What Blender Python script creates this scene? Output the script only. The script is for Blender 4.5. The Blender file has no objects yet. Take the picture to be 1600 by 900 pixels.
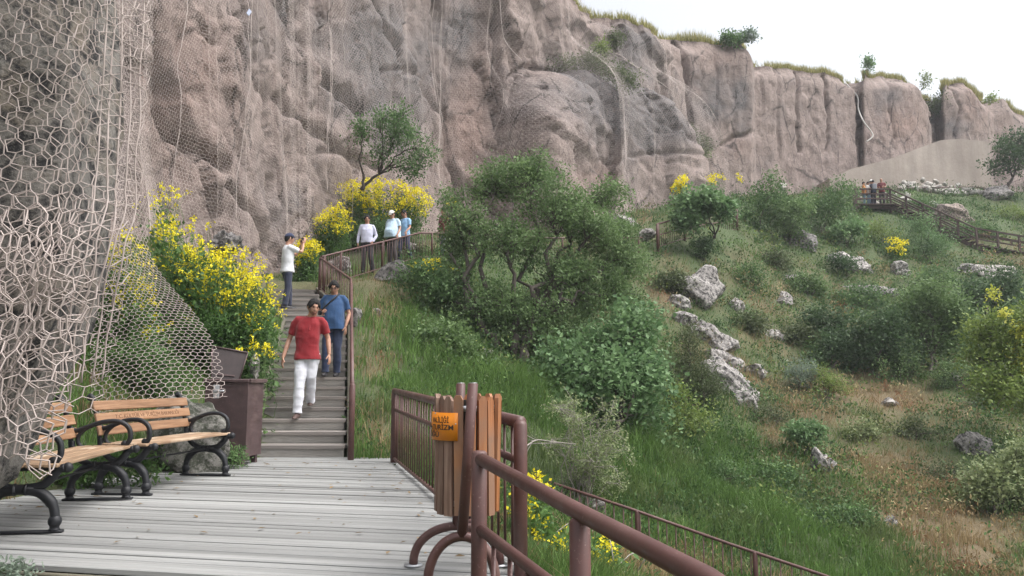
import bpy, bmesh, math, random
import numpy as np
from mathutils import Vector, Matrix

R = math.radians
scene = bpy.context.scene
col = scene.collection

# ------------------------------------------------------------------ camera
FPX = 1250.0                      # focal length in pixels of the 1600x900 photograph
TH = math.atan(147.0 / FPX)       # the camera is pitched up a little
CAMZ = 1.0
cam_d = bpy.data.cameras.new('camera')
cam_d.sensor_width = 36.0
cam_d.lens = 36.0 * FPX / 1600.0
cam_d.clip_start = 0.05
cam_d.clip_end = 2000.0
cam = bpy.data.objects.new('camera', cam_d)
cam.location = (0, 0, CAMZ)
cam.rotation_euler = (R(90) + TH, 0, 0)
col.objects.link(cam)
scene.camera = cam

# ------------------------------------------------------------------ light
SUN_EL, SUN_AZ = R(60), R(105)     # veiled sun, high on the viewer's right (azimuth from +Y)
world = bpy.data.worlds.new('World')
scene.world = world
world.use_nodes = True
wn = world.node_tree.nodes
wl = world.node_tree.links
sky = wn.new('ShaderNodeTexSky')
sky.sky_type = 'NISHITA'
sky.sun_disc = False
sky.sun_elevation = SUN_EL
sky.sun_rotation = SUN_AZ
sky.air_density = 0.9
sky.dust_density = 6.0
sky.ozone_density = 0.6
hs = wn.new('ShaderNodeHueSaturation')      # thin white cloud veil: a paler sky than clear blue
hs.inputs['Saturation'].default_value = 0.24
wl.new(sky.outputs[0], hs.inputs['Color'])
wl.new(hs.outputs[0], wn['Background'].inputs['Color'])
wn['Background'].inputs['Strength'].default_value = 0.15
sun_d = bpy.data.lights.new('sun', 'SUN')
sun_d.energy = 0.55
sun_d.angle = R(60)
sun_d.color = (1.0, 0.98, 0.96)
sun = bpy.data.objects.new('sun', sun_d)
sdir = Vector((math.sin(SUN_AZ) * math.cos(SUN_EL), math.cos(SUN_AZ) * math.cos(SUN_EL), math.sin(SUN_EL)))
sun.rotation_euler = sdir.to_track_quat('Z', 'Y').to_euler()
sun.location = (0, 0, 60)
col.objects.link(sun)
scene.view_settings.view_transform = 'Standard'
scene.view_settings.look = 'None'
scene.view_settings.gamma = 1.0
scene.view_settings.exposure = 1.22
scene.render.engine = 'CYCLES'
scene.cycles.use_denoising = True
scene.cycles.max_bounces = 6
scene.cycles.transparent_max_bounces = 8

# ------------------------------------------------------------------ helpers
rng = np.random.default_rng(7)
random.seed(7)

def at(px, py, Y):
    """photo pixel + distance along the ground axis -> world point"""
    rx = (px - 800.0) / FPX
    ry = (450.0 - py) / FPX
    dy = math.cos(TH) - ry * math.sin(TH)
    dz = math.sin(TH) + ry * math.cos(TH)
    t = Y / dy
    return Vector((rx * t, Y, CAMZ + dz * t))

def lattice(ix, iy, iz, seed):
    h = (ix * 374761393 + iy * 668265263 + iz * 1274126177 + seed * 974711) & 0xffffffff
    h = ((h ^ (h >> 13)) * 1274126177) & 0xffffffff
    h = h ^ (h >> 16)
    return (h & 0xffff) / 32767.5 - 1.0

def noise3(p, seed=0):
    p = np.asarray(p, dtype=np.float64)
    i = np.floor(p).astype(np.int64)
    f = p - i
    u = f * f * f * (f * (f * 6 - 15) + 10)
    r = 0
    for dx in (0, 1):
        wx = u[..., 0] if dx else 1 - u[..., 0]
        for dy in (0, 1):
            wy = u[..., 1] if dy else 1 - u[..., 1]
            for dz in (0, 1):
                wz = u[..., 2] if dz else 1 - u[..., 2]
                r = r + wx * wy * wz * lattice(i[..., 0] + dx, i[..., 1] + dy, i[..., 2] + dz, seed)
    return r

def fbm(p, octv=4, seed=0, gain=0.5, lac=2.03):
    p = np.asarray(p, dtype=np.float64)
    a, s, r = 1.0, 1.0, 0
    for o in range(octv):
        r = r + a * noise3(p * s + o * 17.3, seed + o * 31)
        a *= gain
        s *= lac
    return r

def ridged(p, octv=4, seed=0):
    a, s, r = 1.0, 1.0, 0
    p = np.asarray(p, dtype=np.float64)
    for o in range(octv):
        r = r + a * (1 - np.abs(noise3(p * s + o * 11.1, seed + o * 13)) * 2)
        a *= 0.5
        s *= 2.1
    return r

def smooth01(a, b, x):
    t = np.clip((x - a) / (b - a), 0, 1)
    return t * t * (3 - 2 * t)

def tag(o, label=None, cat=None, group=None, kind=None):
    if label: o['label'] = label
    if cat: o['category'] = cat
    if group: o['group'] = group
    if kind: o['kind'] = kind
    return o

def link(o, parent=None):
    col.objects.link(o)
    if parent is not None:
        o.parent = parent
    return o

def empty(name, loc, rz=0.0):
    o = bpy.data.objects.new(name, None)
    o.empty_display_size = 0.2
    o.location = loc
    o.rotation_euler = (0, 0, rz)
    return link(o)

def np_mesh(name, V, F, mat=None, smooth=False, attrs=None):
    """mesh from numpy vertices and faces (all triangles or all quads, or a list of such arrays)"""
    V = np.ascontiguousarray(V, dtype=np.float32).reshape(-1, 3)
    Fl = F if isinstance(F, (list, tuple)) else [F]
    Fl = [np.ascontiguousarray(f, dtype=np.int32) for f in Fl if len(f)]
    me = bpy.data.meshes.new(name)
    me.vertices.add(len(V))
    me.vertices.foreach_set('co', V.ravel())
    loops = np.concatenate([f.ravel() for f in Fl])
    sizes = np.concatenate([np.full(len(f), f.shape[1], dtype=np.int32) for f in Fl])
    starts = np.concatenate([[0], np.cumsum(sizes)[:-1]]).astype(np.int32)
    me.loops.add(len(loops))
    me.loops.foreach_set('vertex_index', loops)
    me.polygons.add(len(sizes))
    me.polygons.foreach_set('loop_start', starts)
    me.polygons.foreach_set('loop_total', sizes)
    if smooth:
        me.polygons.foreach_set('use_smooth', np.ones(len(sizes), dtype=bool))
    if attrs:
        for k, v in attrs.items():
            v = np.asarray(v, dtype=np.float32)
            if v.ndim == 2:
                if v.shape[1] == 3:
                    v = np.concatenate([v, np.ones((len(v), 1), np.float32)], 1)
                a = me.attributes.new(k, 'FLOAT_COLOR', 'POINT')
                a.data.foreach_set('color', np.ascontiguousarray(v).ravel())
            else:
                a = me.attributes.new(k, 'FLOAT', 'POINT')
                a.data.foreach_set('value', np.ascontiguousarray(v))
    me.update(calc_edges=True)
    me.validate()
    if mat is not None:
        me.materials.append(mat)
    return me

def obj(name, me, parent=None, loc=None, rot=None):
    o = bpy.data.objects.new(name, me)
    if loc is not None: o.location = loc
    if rot is not None: o.rotation_euler = rot
    return link(o, parent)

class MB:
    """collects shapes; build() links them as one mesh object"""
    def __init__(s):
        s.v = []; s.f = []; s.n = 0
    def add(s, V, F):
        V = np.asarray(V, dtype=np.float64).reshape(-1, 3)
        for f in F:
            s.f.append([int(i) + s.n for i in f])
        s.v.append(V); s.n += len(V)
        return s
    def box(s, c, size, rot=None, bev=0.0, M=None):
        x, y, z = [d / 2 for d in size]
        b = min(bev, x * .9, y * .9, z * .9)
        if b <= 0:
            V = np.array([[sx * x, sy * y, sz * z] for sx in (-1, 1) for sy in (-1, 1) for sz in (-1, 1)])
            F = [(0, 1, 3, 2), (4, 6, 7, 5), (0, 4, 5, 1), (2, 3, 7, 6), (0, 2, 6, 4), (1, 5, 7, 3)]
        else:
            bm = bmesh.new()
            bmesh.ops.create_cube(bm, size=1.0, matrix=Matrix.Diagonal((2 * x, 2 * y, 2 * z, 1)))
            bmesh.ops.bevel(bm, geom=bm.edges[:], offset=b, segments=1, affect='EDGES')
            bm.verts.index_update()
            V = np.array([v.co[:] for v in bm.verts]); F = [[v.index for v in f.verts] for f in bm.faces]
            bm.free()
        if rot is not None:
            V = V @ np.array(Matrix(rot) if not hasattr(rot, 'to_matrix') else rot.to_matrix()).T
        V = V + np.array(c)
        if M is not None:
            V = V @ np.array(M)[:3, :3].T + np.array(M)[:3, 3]
        return s.add(V, F)
    def tube(s, pts, rad, n=8, caps=True, squash=None):
        V, F = tube_vf(pts, rad, n, caps, squash)
        return s.add(V, F)
    def sphere(s, c, r, n=10, m=7):
        V, F = ball_vf(n, m)
        return s.add(V * np.array(r) + np.array(c), F)
    def mesh(s, name, mat, smooth=False):
        me = bpy.data.meshes.new(name)
        me.from_pydata(np.concatenate(s.v).tolist(), [], s.f)
        if smooth:
            me.polygons.foreach_set('use_smooth', np.ones(len(me.polygons), dtype=bool))
        me.materials.append(mat)
        me.update()
        return me
    def build(s, name, mat, parent=None, smooth=False, loc=None, rot=None):
        return obj(name, s.mesh(name, mat, smooth), parent, loc, rot)

def ball_vf(n=10, m=7):
    V = [(0, 0, -1)]
    for j in range(1, m):
        a = -math.pi / 2 + math.pi * j / m
        for i in range(n):
            b = 2 * math.pi * i / n
            V.append((math.cos(a) * math.cos(b), math.cos(a) * math.sin(b), math.sin(a)))
    V.append((0, 0, 1))
    F = [(0, 1 + (i + 1) % n, 1 + i) for i in range(n)]
    for j in range(m - 2):
        for i in range(n):
            a = 1 + j * n + i; b = 1 + j * n + (i + 1) % n
            F.append((a, b, b + n, a + n))
    L = len(V) - 1; o = 1 + (m - 2) * n
    F += [(o + i, o + (i + 1) % n, L) for i in range(n)]
    return np.array(V), F

def tube_vf(pts, rad, n=8, caps=True, squash=None):
    P = np.array([list(p) for p in pts], dtype=np.float64)
    k = len(P)
    rad = np.full(k, rad) if np.isscalar(rad) else np.asarray(rad, dtype=np.float64)
    T = np.gradient(P, axis=0) if k > 2 else np.repeat((P[1] - P[0])[None], 2, 0)
    T = T / (np.linalg.norm(T, axis=1, keepdims=True) + 1e-9)
    ref = np.array([0, 0, 1.0]) if abs(T[0, 2]) < 0.9 else np.array([1.0, 0, 0])
    A = np.cross(T[0], ref); A /= np.linalg.norm(A)
    V = []
    for i in range(k):
        A = A - T[i] * A.dot(T[i]); A /= (np.linalg.norm(A) + 1e-9)
        B = np.cross(T[i], A)
        for j in range(n):
            t = 2 * math.pi * (j + .5) / n
            ca, sb = math.cos(t), math.sin(t)
            if squash: ca *= squash[0]; sb *= squash[1]
            V.append(P[i] + rad[i] * (ca * A + sb * B))
    F = []
    for i in range(k - 1):
        for j in range(n):
            a = i * n + j; b = i * n + (j + 1) % n
            F.append((a, b, b + n, a + n))
    if caps:
        F.append(tuple(range(n - 1, -1, -1)))
        F.append(tuple(range((k - 1) * n, k * n)))
    return np.array(V), F

def copy_tree(o, parent=None):
    c = o.copy()
    col.objects.link(c)
    if parent is not None: c.parent = parent
    for ch in list(o.children):
        copy_tree(ch, c)
    return c

def catmull(P, n):
    P = np.array([list(p) for p in P], dtype=np.float64)
    P = np.concatenate([[2 * P[0] - P[1]], P, [2 * P[-1] - P[-2]]])
    out = []
    for i in range(1, len(P) - 2):
        for k in range(n):
            t = k / n
            a, b, c, d = P[i - 1], P[i], P[i + 1], P[i + 2]
            out.append(.5 * ((2 * b) + (-a + c) * t + (2 * a - 5 * b + 4 * c - d) * t * t + (-a + 3 * b - 3 * c + d) * t ** 3))
    out.append(P[-2])
    return np.array(out)

# ------------------------------------------------------------------ materials
def mat_new(name):
    m = bpy.data.materials.new(name)
    m.use_nodes = True
    nt = m.node_tree
    b = nt.nodes['Principled BSDF']
    return m, nt, b

def ramp(nt, fac, stops):
    r = nt.nodes.new('ShaderNodeValToRGB')
    els = r.color_ramp.elements
    els[0].position, els[0].color = stops[0][0], (*stops[0][1], 1)
    els[1].position, els[1].color = stops[-1][0], (*stops[-1][1], 1)
    for p, c in stops[1:-1]:
        e = els.new(p); e.color = (*c, 1)
    nt.links.new(fac, r.inputs['Fac'])
    return r.outputs['Color']

def tex(nt, kind='noise', scale=5.0, detail=6.0, rough=0.6, vec=None, stretch=None, dist=0.0, feature=None):
    t = nt.nodes.new({'noise': 'ShaderNodeTexNoise', 'voronoi': 'ShaderNodeTexVoronoi', 'wave': 'ShaderNodeTexWave'}[kind])
    t.inputs['Scale'].default_value = scale
    if kind == 'noise':
        t.inputs['Detail'].default_value = detail
        t.inputs['Roughness'].default_value = rough
        t.inputs['Distortion'].default_value = dist
    if feature: t.feature = feature
    if vec is None:
        tc = nt.nodes.new('ShaderNodeTexCoord')
        vec = tc.outputs['Object']
    if stretch:
        mp = nt.nodes.new('ShaderNodeMapping')
        mp.inputs['Scale'].default_value = stretch
        nt.links.new(vec, mp.inputs['Vector'])
        vec = mp.outputs['Vector']
    nt.links.new(vec, t.inputs['Vector'])
    return t

def mix(nt, fac, a, b, mode='MIX'):
    m = nt.nodes.new('ShaderNodeMix')
    m.data_type = 'RGBA'
    m.blend_type = mode
    for sock, v in ((m.inputs['Factor'], fac), (m.inputs['A'], a), (m.inputs['B'], b)):
        if isinstance(v, (int, float)): sock.default_value = v
        elif isinstance(v, tuple): sock.default_value = (*v, 1)
        else: nt.links.new(v, sock)
    # RGBA sockets share the names with the float ones: take the colour ones
    return m

def mixc(nt, fac, a, b, mode='MIX'):
    m = nt.nodes.new('ShaderNodeMix')
    m.data_type = 'RGBA'
    m.blend_type = mode
    ins = {'f': m.inputs[0], 'a': m.inputs[6], 'b': m.inputs[7]}
    for k, v in (('f', fac), ('a', a), ('b', b)):
        if isinstance(v, (int, float)): ins[k].default_value = v
        elif isinstance(v, tuple): ins[k].default_value = (*v, 1)
        else: nt.links.new(v, ins[k])
    return m.outputs[2]

def mathn(nt, op, a, b=0.0, clamp=False):
    m = nt.nodes.new('ShaderNodeMath')
    m.operation = op
    m.use_clamp = clamp
    for i, v in enumerate((a, b)):
        if isinstance(v, (int, float)): m.inputs[i].default_value = v
        else: nt.links.new(v, m.inputs[i])
    return m.outputs[0]

def bump(nt, b, h, strength=0.4, dist=0.02):
    n = nt.nodes.new('ShaderNodeBump')
    n.inputs['Strength'].default_value = strength
    n.inputs['Distance'].default_value = dist
    nt.links.new(h, n.inputs['Height'])
    nt.links.new(n.outputs[0], b.inputs['Normal'])
    return n

def attr(nt, name):
    a = nt.nodes.new('ShaderNodeAttribute')
    a.attribute_name = name
    return a

def m_plain(name, c, rough=0.6, var=0.15, scale=12.0, metal=0.0, bumps=0.15, bdist=0.004, detail=6, stretch=None, rnd=0.0):
    """one colour with uneven grain; rnd varies the tone from object to object"""
    m, nt, b = mat_new(name)
    t = tex(nt, 'noise', scale, detail, 0.65, stretch=stretch)
    d = tuple(x * (1 - var) for x in c); e = tuple(min(1, x * (1 + var)) for x in c)
    colr = ramp(nt, t.outputs[0], [(0.3, d), (0.7, e)])
    if rnd:
        oi = nt.nodes.new('ShaderNodeObjectInfo')
        v = mathn(nt, 'ADD', mathn(nt, 'MULTIPLY', oi.outputs['Random'], 2 * rnd), 1 - rnd)
        h = nt.nodes.new('ShaderNodeHueSaturation')
        nt.links.new(v, h.inputs['Value'])
        nt.links.new(colr, h.inputs['Color'])
        colr = h.outputs[0]
    nt.links.new(colr, b.inputs['Base Color'])
    b.inputs['Roughness'].default_value = rough
    b.inputs['Metallic'].default_value = metal
    if bumps: bump(nt, b, t.outputs[0], bumps, bdist)
    return m

def m_leaf(name, c1, c2, trans=0.35, rough=0.55, attrname=None):
    """leaf: colour from a per-leaf attribute between two tones, a little light let through"""
    m, nt, b = mat_new(name)
    a = attr(nt, 'tone')
    cc = mixc(nt, a.outputs['Fac'], c1, c2)
    nt.links.new(cc, b.inputs['Base Color'])
    b.inputs['Roughness'].default_value = rough
    b.inputs['Specular IOR Level'].default_value = 0.3
    tr = nt.nodes.new('ShaderNodeBsdfTranslucent')
    hsv = nt.nodes.new('ShaderNodeHueSaturation')
    hsv.inputs['Value'].default_value = 1.2
    nt.links.new(cc, hsv.inputs['Color'])
    nt.links.new(hsv.outputs[0], tr.inputs['Color'])
    ms = nt.nodes.new('ShaderNodeMixShader')
    ms.inputs[0].default_value = trans
    nt.links.new(b.outputs[0], ms.inputs[1])
    nt.links.new(tr.outputs[0], ms.inputs[2])
    nt.links.new(ms.outputs[0], nt.nodes['Material Output'].inputs['Surface'])
    return m

def m_vcol(name, rough=0.8, trans=0.25):
    m, nt, b = mat_new(name)
    a = attr(nt, 'col')
    nt.links.new(a.outputs['Color'], b.inputs['Base Color'])
    b.inputs['Roughness'].default_value = rough
    b.inputs['Specular IOR Level'].default_value = 0.2
    if trans:
        tr = nt.nodes.new('ShaderNodeBsdfTranslucent')
        nt.links.new(a.outputs['Color'], tr.inputs['Color'])
        ms = nt.nodes.new('ShaderNodeMixShader')
        ms.inputs[0].default_value = trans
        nt.links.new(b.outputs[0], ms.inputs[1])
        nt.links.new(tr.outputs[0], ms.inputs[2])
        nt.links.new(ms.outputs[0], nt.nodes['Material Output'].inputs['Surface'])
    return m
# ------------------------------------------------------------------ terrain
def project(P):
    P = np.asarray(P, dtype=np.float64)
    z = P[..., 2] - CAMZ
    d = math.cos(TH) * P[..., 1] + math.sin(TH) * z
    u = math.cos(TH) * z - math.sin(TH) * P[..., 1]
    d = np.maximum(d, 0.05)
    return 800 + FPX * P[..., 0] / d, 450 - FPX * u / d

SLOPE = 0.36                                     # staircase: rise per metre of Y
def stair_z(Y): return SLOPE * (Y - 10.6)
def stair_right(Y):
    return -2.15 - 0.21 * (Y - 10.6) if Y < 17 else -3.494 - 0.5 * (Y - 17)

cp = []
def pxp(px, py, Y): cp.append(tuple(at(px, py, Y)))
for p in [(580, 715, 10.7), (600, 600, 14), (600, 500, 18), (600, 445, 20.5), (700, 560, 17), (700, 650, 13.5), (650, 700, 11.2),
          (760, 700, 12), (800, 640, 15), (800, 570, 19), (850, 760, 11.5), (830, 820, 12), (985, 880, 11.8), (1290, 985, 10.5),
          (900, 900, 10), (830, 880, 7), (900, 890, 8), (720, 420, 25), (900, 425, 27.5), (1000, 403, 29), (1030, 392, 30),
          (900, 500, 23.5), (1000, 560, 22), (1000, 480, 26), (1050, 640, 19.5), (1000, 700, 16), (1050, 800, 13.5), (1150, 850, 13),
          (1150, 700, 18), (1150, 600, 23), (1150, 500, 28), (1150, 420, 32.5), (1150, 345, 37), (1100, 348, 34), (1060, 330, 37),
          (1250, 400, 37), (1250, 330, 43), (1340, 325, 47), (1400, 322, 48), (1400, 297, 54), (1530, 297, 55), (1600, 300, 56),
          (1600, 340, 50), (1450, 340, 46.5), (1400, 400, 41), (1500, 410, 41), (1600, 410, 41), (1300, 450, 35), (1500, 450, 36.5),
          (575, 427, 22.6), (620, 414, 24.8), (690, 402, 26.5), (520, 447, 21.5), (760, 400, 28), (560, 425, 23.5), (640, 400, 26.2),
          (600, 380, 27.5), (700, 372, 29.5), (800, 375, 32), (900, 372, 34), (1000, 350, 36)]:
    pxp(*p)
for px in (1300, 1400, 1500, 1600, 1800, 2100):
    for py, Y in ((500, 32.5), (600, 26), (700, 20.5), (800, 16), (900, 13)):
        if px > 1600: py += (px - 1600) * 0.12
        pxp(px, py, Y)
cp += [(-3, 4.5, -.4), (-1, 4.5, -.45), (-3, 7, -.4), (-1, 7, -.45), (-2.5, 10.2, -.4), (-1.6, 10, -.3), (0.1, 4.2, -.7), (-4.1, 5, -.25), (-4.4, 6.5, -.1),
       (-4.4, 8, 0.0), (-4.4, 9.4, .25), (-5.2, 8, .7), (-4.1, 10.8, .5), (-5, 11, 1.1), (-4.6, 12.2, 1.35), (-6.0, 11.5, 1.9), (-6.5, 13, 2.5), (-5.2, 13.6, 2.2), (-5.9, 14.6, 3.1), (-6.4, 14.4, 3.3),
       (-5.6, 15.4, 2.9), (-6.3, 17, 3.2), (-7.2, 19, 3.4), (-6.5, 21, 3.7), (-5.5, 21, 3.6), (-4.7, 20.6, 3.45), (-6, 24, 4.3),
       (-5.5, 26, 5.0), (-3, 29, 6.2),
       (-7, 6, .6), (-10, 4, .5), (0, 60, 12), (-30, 30, 5), (-30, 0, 1), (60, 100, 16), (0, -30, -1.6), (40, -20, -4.5), (80, 30, 0),
       (6, 4, -1.9), (3, 4, -1.3), (10, 8, -2.3), (0, 0, -.75), (2, 1, -1.0), (-3, 1, -.7), (1, 2.5, -.9), (0.5, 6, -.65), (2.2, 6.5, -.9),
       (30, 12, -3), (200, 50, -2), (-200, 50, 6), (0, 300, 14), (0, -200, -3)]
for k in range(10):
    Y = 10.8 + k * 0.98
    cp.append((stair_right(Y) - .15, Y, stair_z(Y) - .16))
    cp.append((stair_right(Y) - .65, Y, stair_z(Y) - .22))
    cp.append((stair_right(Y) - 1.2, Y, stair_z(Y) - .2))
    cp.append((stair_right(Y) + .25, Y, stair_z(Y) - .1))
cp = np.array(cp)
_D = np.linalg.norm(cp[:, None, :2] - cp[None, :, :2], axis=2)
_n = len(cp)
_A = np.zeros((_n + 3, _n + 3))
_A[:_n, :_n] = -_D + np.eye(_n) * 0.25
_A[:_n, _n] = 1; _A[:_n, _n + 1:] = cp[:, :2] * .01
_A[_n, :_n] = 1; _A[_n + 1:, :_n] = cp[:, :2].T * .01
_w = np.linalg.solve(_A, np.concatenate([cp[:, 2], [0, 0, 0]]))

def hz_raw(x, y):
    x = np.atleast_1d(np.asarray(x, float)); y = np.atleast_1d(np.asarray(y, float))
    out = np.empty(x.shape).ravel()
    xf, yf = x.ravel(), y.ravel()
    for a in range(0, len(xf), 20000):
        X = np.stack([xf[a:a + 20000], yf[a:a + 20000]], 1)
        d = np.linalg.norm(X[:, None] - cp[None, :, :2], axis=2)
        out[a:a + 20000] = -d @ _w[:_n] + _w[_n] + X @ _w[_n + 1:] * .01
    return out.reshape(x.shape)

GX = np.concatenate([np.linspace(-250, -40, 12), np.linspace(-36, -9, 10), np.arange(-8, 34, .25), np.linspace(36, 70, 12), np.linspace(80, 250, 10)])
GY = np.concatenate([np.linspace(-150, -30, 8), np.linspace(-25, 1, 14), np.arange(2, 30, .25), np.arange(30, 62, .4), np.linspace(64, 120, 14), np.linspace(130, 250, 8)])
_X, _Y = np.meshgrid(GX, GY, indexing='xy')
_Z = hz_raw(_X, _Y)
_p = np.stack([_X, _Y, 0 * _X], -1)
_near_walk = np.exp(-((_X - (-3.2 - .2 * (_Y - 12))) / 1.6) ** 2) * ((_Y > 3) & (_Y < 20))
_Z = _Z + (fbm(_p * .55, 4, 3) * .16 + fbm(_p * 1.9, 3, 9) * .06) * (1 - .9 * np.clip(_near_walk, 0, 1))

def hz(x, y):
    """height of the ground as meshed"""
    x = np.atleast_1d(np.asarray(x, float)); y = np.atleast_1d(np.asarray(y, float))
    i = np.clip(np.searchsorted(GX, x) - 1, 0, len(GX) - 2)
    j = np.clip(np.searchsorted(GY, y) - 1, 0, len(GY) - 2)
    fx = (x - GX[i]) / (GX[i + 1] - GX[i]); fy = (y - GY[j]) / (GY[j + 1] - GY[j])
    return (_Z[j, i] * (1 - fx) * (1 - fy) + _Z[j, i + 1] * fx * (1 - fy) + _Z[j + 1, i] * (1 - fx) * fy + _Z[j + 1, i + 1] * fx * fy)

def h1(x, y): return float(hz(x, y)[0])

def ground_at(px, py, y0=2.0, y1=75.0):
    """first point where the sight line through a pixel meets the ground"""
    Ys = np.arange(y0, y1, .05)
    rx = (px - 800.0) / FPX; ry = (450.0 - py) / FPX
    dy = math.cos(TH) - ry * math.sin(TH); dz = math.sin(TH) + ry * math.cos(TH)
    t = Ys / dy
    X, Z = rx * t, CAMZ + dz * t
    G = hz(X, Ys)
    k = np.argmax(Z < G)
    if not (Z < G).any(): k = len(Ys) - 1
    return Vector((X[k], Ys[k], G[k]))

# colour of the ground: green and dry patches (soil, litter and moss)
PHOTO_DRY = [(1330, 620, 120, 40, 1), (1130, 560, 80, 40, .7), (1400, 760, 130, 90, 1), (1500, 860, 120, 60, 1), (1230, 510, 60, 40, .8), (1050, 440, 50, 60, .9),
             (600, 560, 50, 100, .75), (590, 680, 40, 60, .6), (1180, 400, 50, 40, .7), (1230, 650, 60, 40, .6), (960, 850, 70, 40, .8), (1500, 620, 90, 40, .5), (1050, 880, 80, 40, .7),
             (1160, 740, 90, 30, .45), (1300, 430, 90, 30, .6)]
PHOTO_GREEN = [(1000, 740, 130, 90, 1), (700, 560, 80, 90, 1), (760, 640, 90, 60, 1), (1250, 820, 120, 50, .8), (1400, 350, 70, 50, .8), (1530, 330, 80, 25, .8), (880, 560, 120, 90, .8),
               (1200, 360, 80, 40, .8), (350, 560, 90, 60, .8), (1600, 460, 90, 40, .6), (1130, 800, 60, 50, .6)]
def dryness(P):
    px, py = project(P)
    d = fbm(np.asarray(P) * .35, 3, 21) * .35 + fbm(np.asarray(P) * 1.3, 2, 25) * .25 + .12
    for cx, cy, sx, sy, w in PHOTO_DRY: d = d + w * .68 * np.exp(-((px - cx) / sx) ** 2 - ((py - cy) / sy) ** 2)
    for cx, cy, sx, sy, w in PHOTO_GREEN: d = d - w * .85 * np.exp(-((px - cx) / sx) ** 2 - ((py - cy) / sy) ** 2)
    return np.clip(d, 0, 1)

V = np.stack([_X, _Y, _Z], -1).reshape(-1, 3)
nx, ny = len(GX), len(GY)
idx = np.arange(nx * ny).reshape(ny, nx)
Fq = np.stack([idx[:-1, :-1], idx[:-1, 1:], idx[1:, 1:], idx[1:, :-1]], -1).reshape(-1, 4)
m_ground, nt, b = mat_new('ground_soil')
t1 = tex(nt, 'noise', 3.0, 8, .7); t2 = tex(nt, 'noise', 26.0, 7, .75)
a = attr(nt, 'dry')
fac = mathn(nt, 'ADD', a.outputs['Fac'], mathn(nt, 'MULTIPLY', mathn(nt, 'SUBTRACT', t1.outputs[0], .5), 1.2), True)
cg = ramp(nt, t2.outputs[0], [(.32, (.022, .036, .012)), (.68, (.088, .128, .044))])
cd = ramp(nt, t2.outputs[0], [(.25, (.075, .055, .03)), (.5, (.15, .112, .062)), (.75, (.24, .19, .11))])
nt.links.new(mixc(nt, fac, cg, cd), b.inputs['Base Color'])
b.inputs['Roughness'].default_value = .95
bump(nt, b, t2.outputs[0], .8, .06)
tag(obj('ground', np_mesh('ground', V, Fq, m_ground, True, {'dry': dryness(V)})), 'steep grassy hillside below the cliff', None, None, 'structure')

# ------------------------------------------------------------------ cliff
CL = [  # px, Y of the foot, skyline py (None: above the frame), Y of the rim
    (-420, 9.0, None, 11), (-100, 10.5, None, 12.5), (60, 12.0, None, 14), (150, 13.6, None, 15), (230, 15.5, None, 17), (330, 18.5, None, 20),
    (420, 22.0, None, 24), (500, 25.0, None, 27), (600, 28.5, None, 31), (690, 31.5, None, 34), (712, 33.6, None, 35), (782, 35.0, None, 36.5),
    (796, 35.0, None, 36.5), (870, 39.5, None, 42), (895, 40.0, 0, 43), (910, 40.3, 12, 43.4), (960, 41.5, 22, 44.5), (1040, 43.5, 45, 46.5), (1054, 49.0, 48, 50),
    (1070, 49.5, 52, 51), (1120, 50.5, 62, 52), (1172, 51.5, 60, 53), (1180, 58, 94, 59.5), (1260, 60, 108, 61.5), (1335, 61.5, 118, 63), (1341, 62.6, 121, 64),
    (1349, 61.5, 116, 63), (1400, 62, 113, 64), (1435, 63, 116, 65), (1455, 64, 150, 66), (1464, 68, 152, 69.5), (1474, 66, 128, 68), (1495, 66, 121, 68), (1520, 66.5, 124, 68.5),
    (1538, 67.5, 152, 69), (1552, 70, 158, 71.5), (1575, 70, 153, 72), (1600, 71, 172, 73), (1640, 72, 190, 74), (1800, 76, 200, 79), (2200, 84, 240, 88), (2900, 100, 330, 106)]
S_, B_, T_, PX_ = [0.0], [], [], []
for i, (px, Yb, sk, Yt) in enumerate(CL):
    bb = np.array(at(px, 450, Yb)); 
    if sk is None:
        tt = np.array(at(px, 100, Yt)); tt[2] = np.interp(px, [-420, 330, 500, 690, 800, 870], [13, 14, 17.5, 21.5, 24, 23.5])
    else:
        tt = np.array(at(px, sk, Yt))
    bb[2] = -1.0
    B_.append(bb); T_.append(tt); PX_.append(px)
    if i: S_.append(S_[-1] + np.linalg.norm(B_[i][:2] - B_[i - 1][:2]))
S_ = np.array(S_); B_ = np.array(B_); T_ = np.array(T_)
def cliff_base(s, z):
    """undisplaced cliff sheet and its outward (towards the valley) normal"""
    s = np.asarray(s, float); z = np.asarray(z, float)
    bx = np.interp(s, S_, B_[:, 0]); by = np.interp(s, S_, B_[:, 1])
    tx = np.interp(s, S_, T_[:, 0]); ty = np.interp(s, S_, T_[:, 1]); tz = np.interp(s, S_, T_[:, 2])
    f = (z + 1) / (tz + 1)
    P = np.stack([bx + (tx - bx) * f, by + (ty - by) * f, z], -1)
    e = .9
    dx = np.interp(s + e, S_, B_[:, 0]) - np.interp(s - e, S_, B_[:, 0]); dy = np.interp(s + e, S_, B_[:, 1]) - np.interp(s - e, S_, B_[:, 1])
    L = np.sqrt(dx * dx + dy * dy) + 1e-6
    N = np.stack([dy / L, -dx / L, 0 * s], -1)
    return P, N, tz

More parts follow.
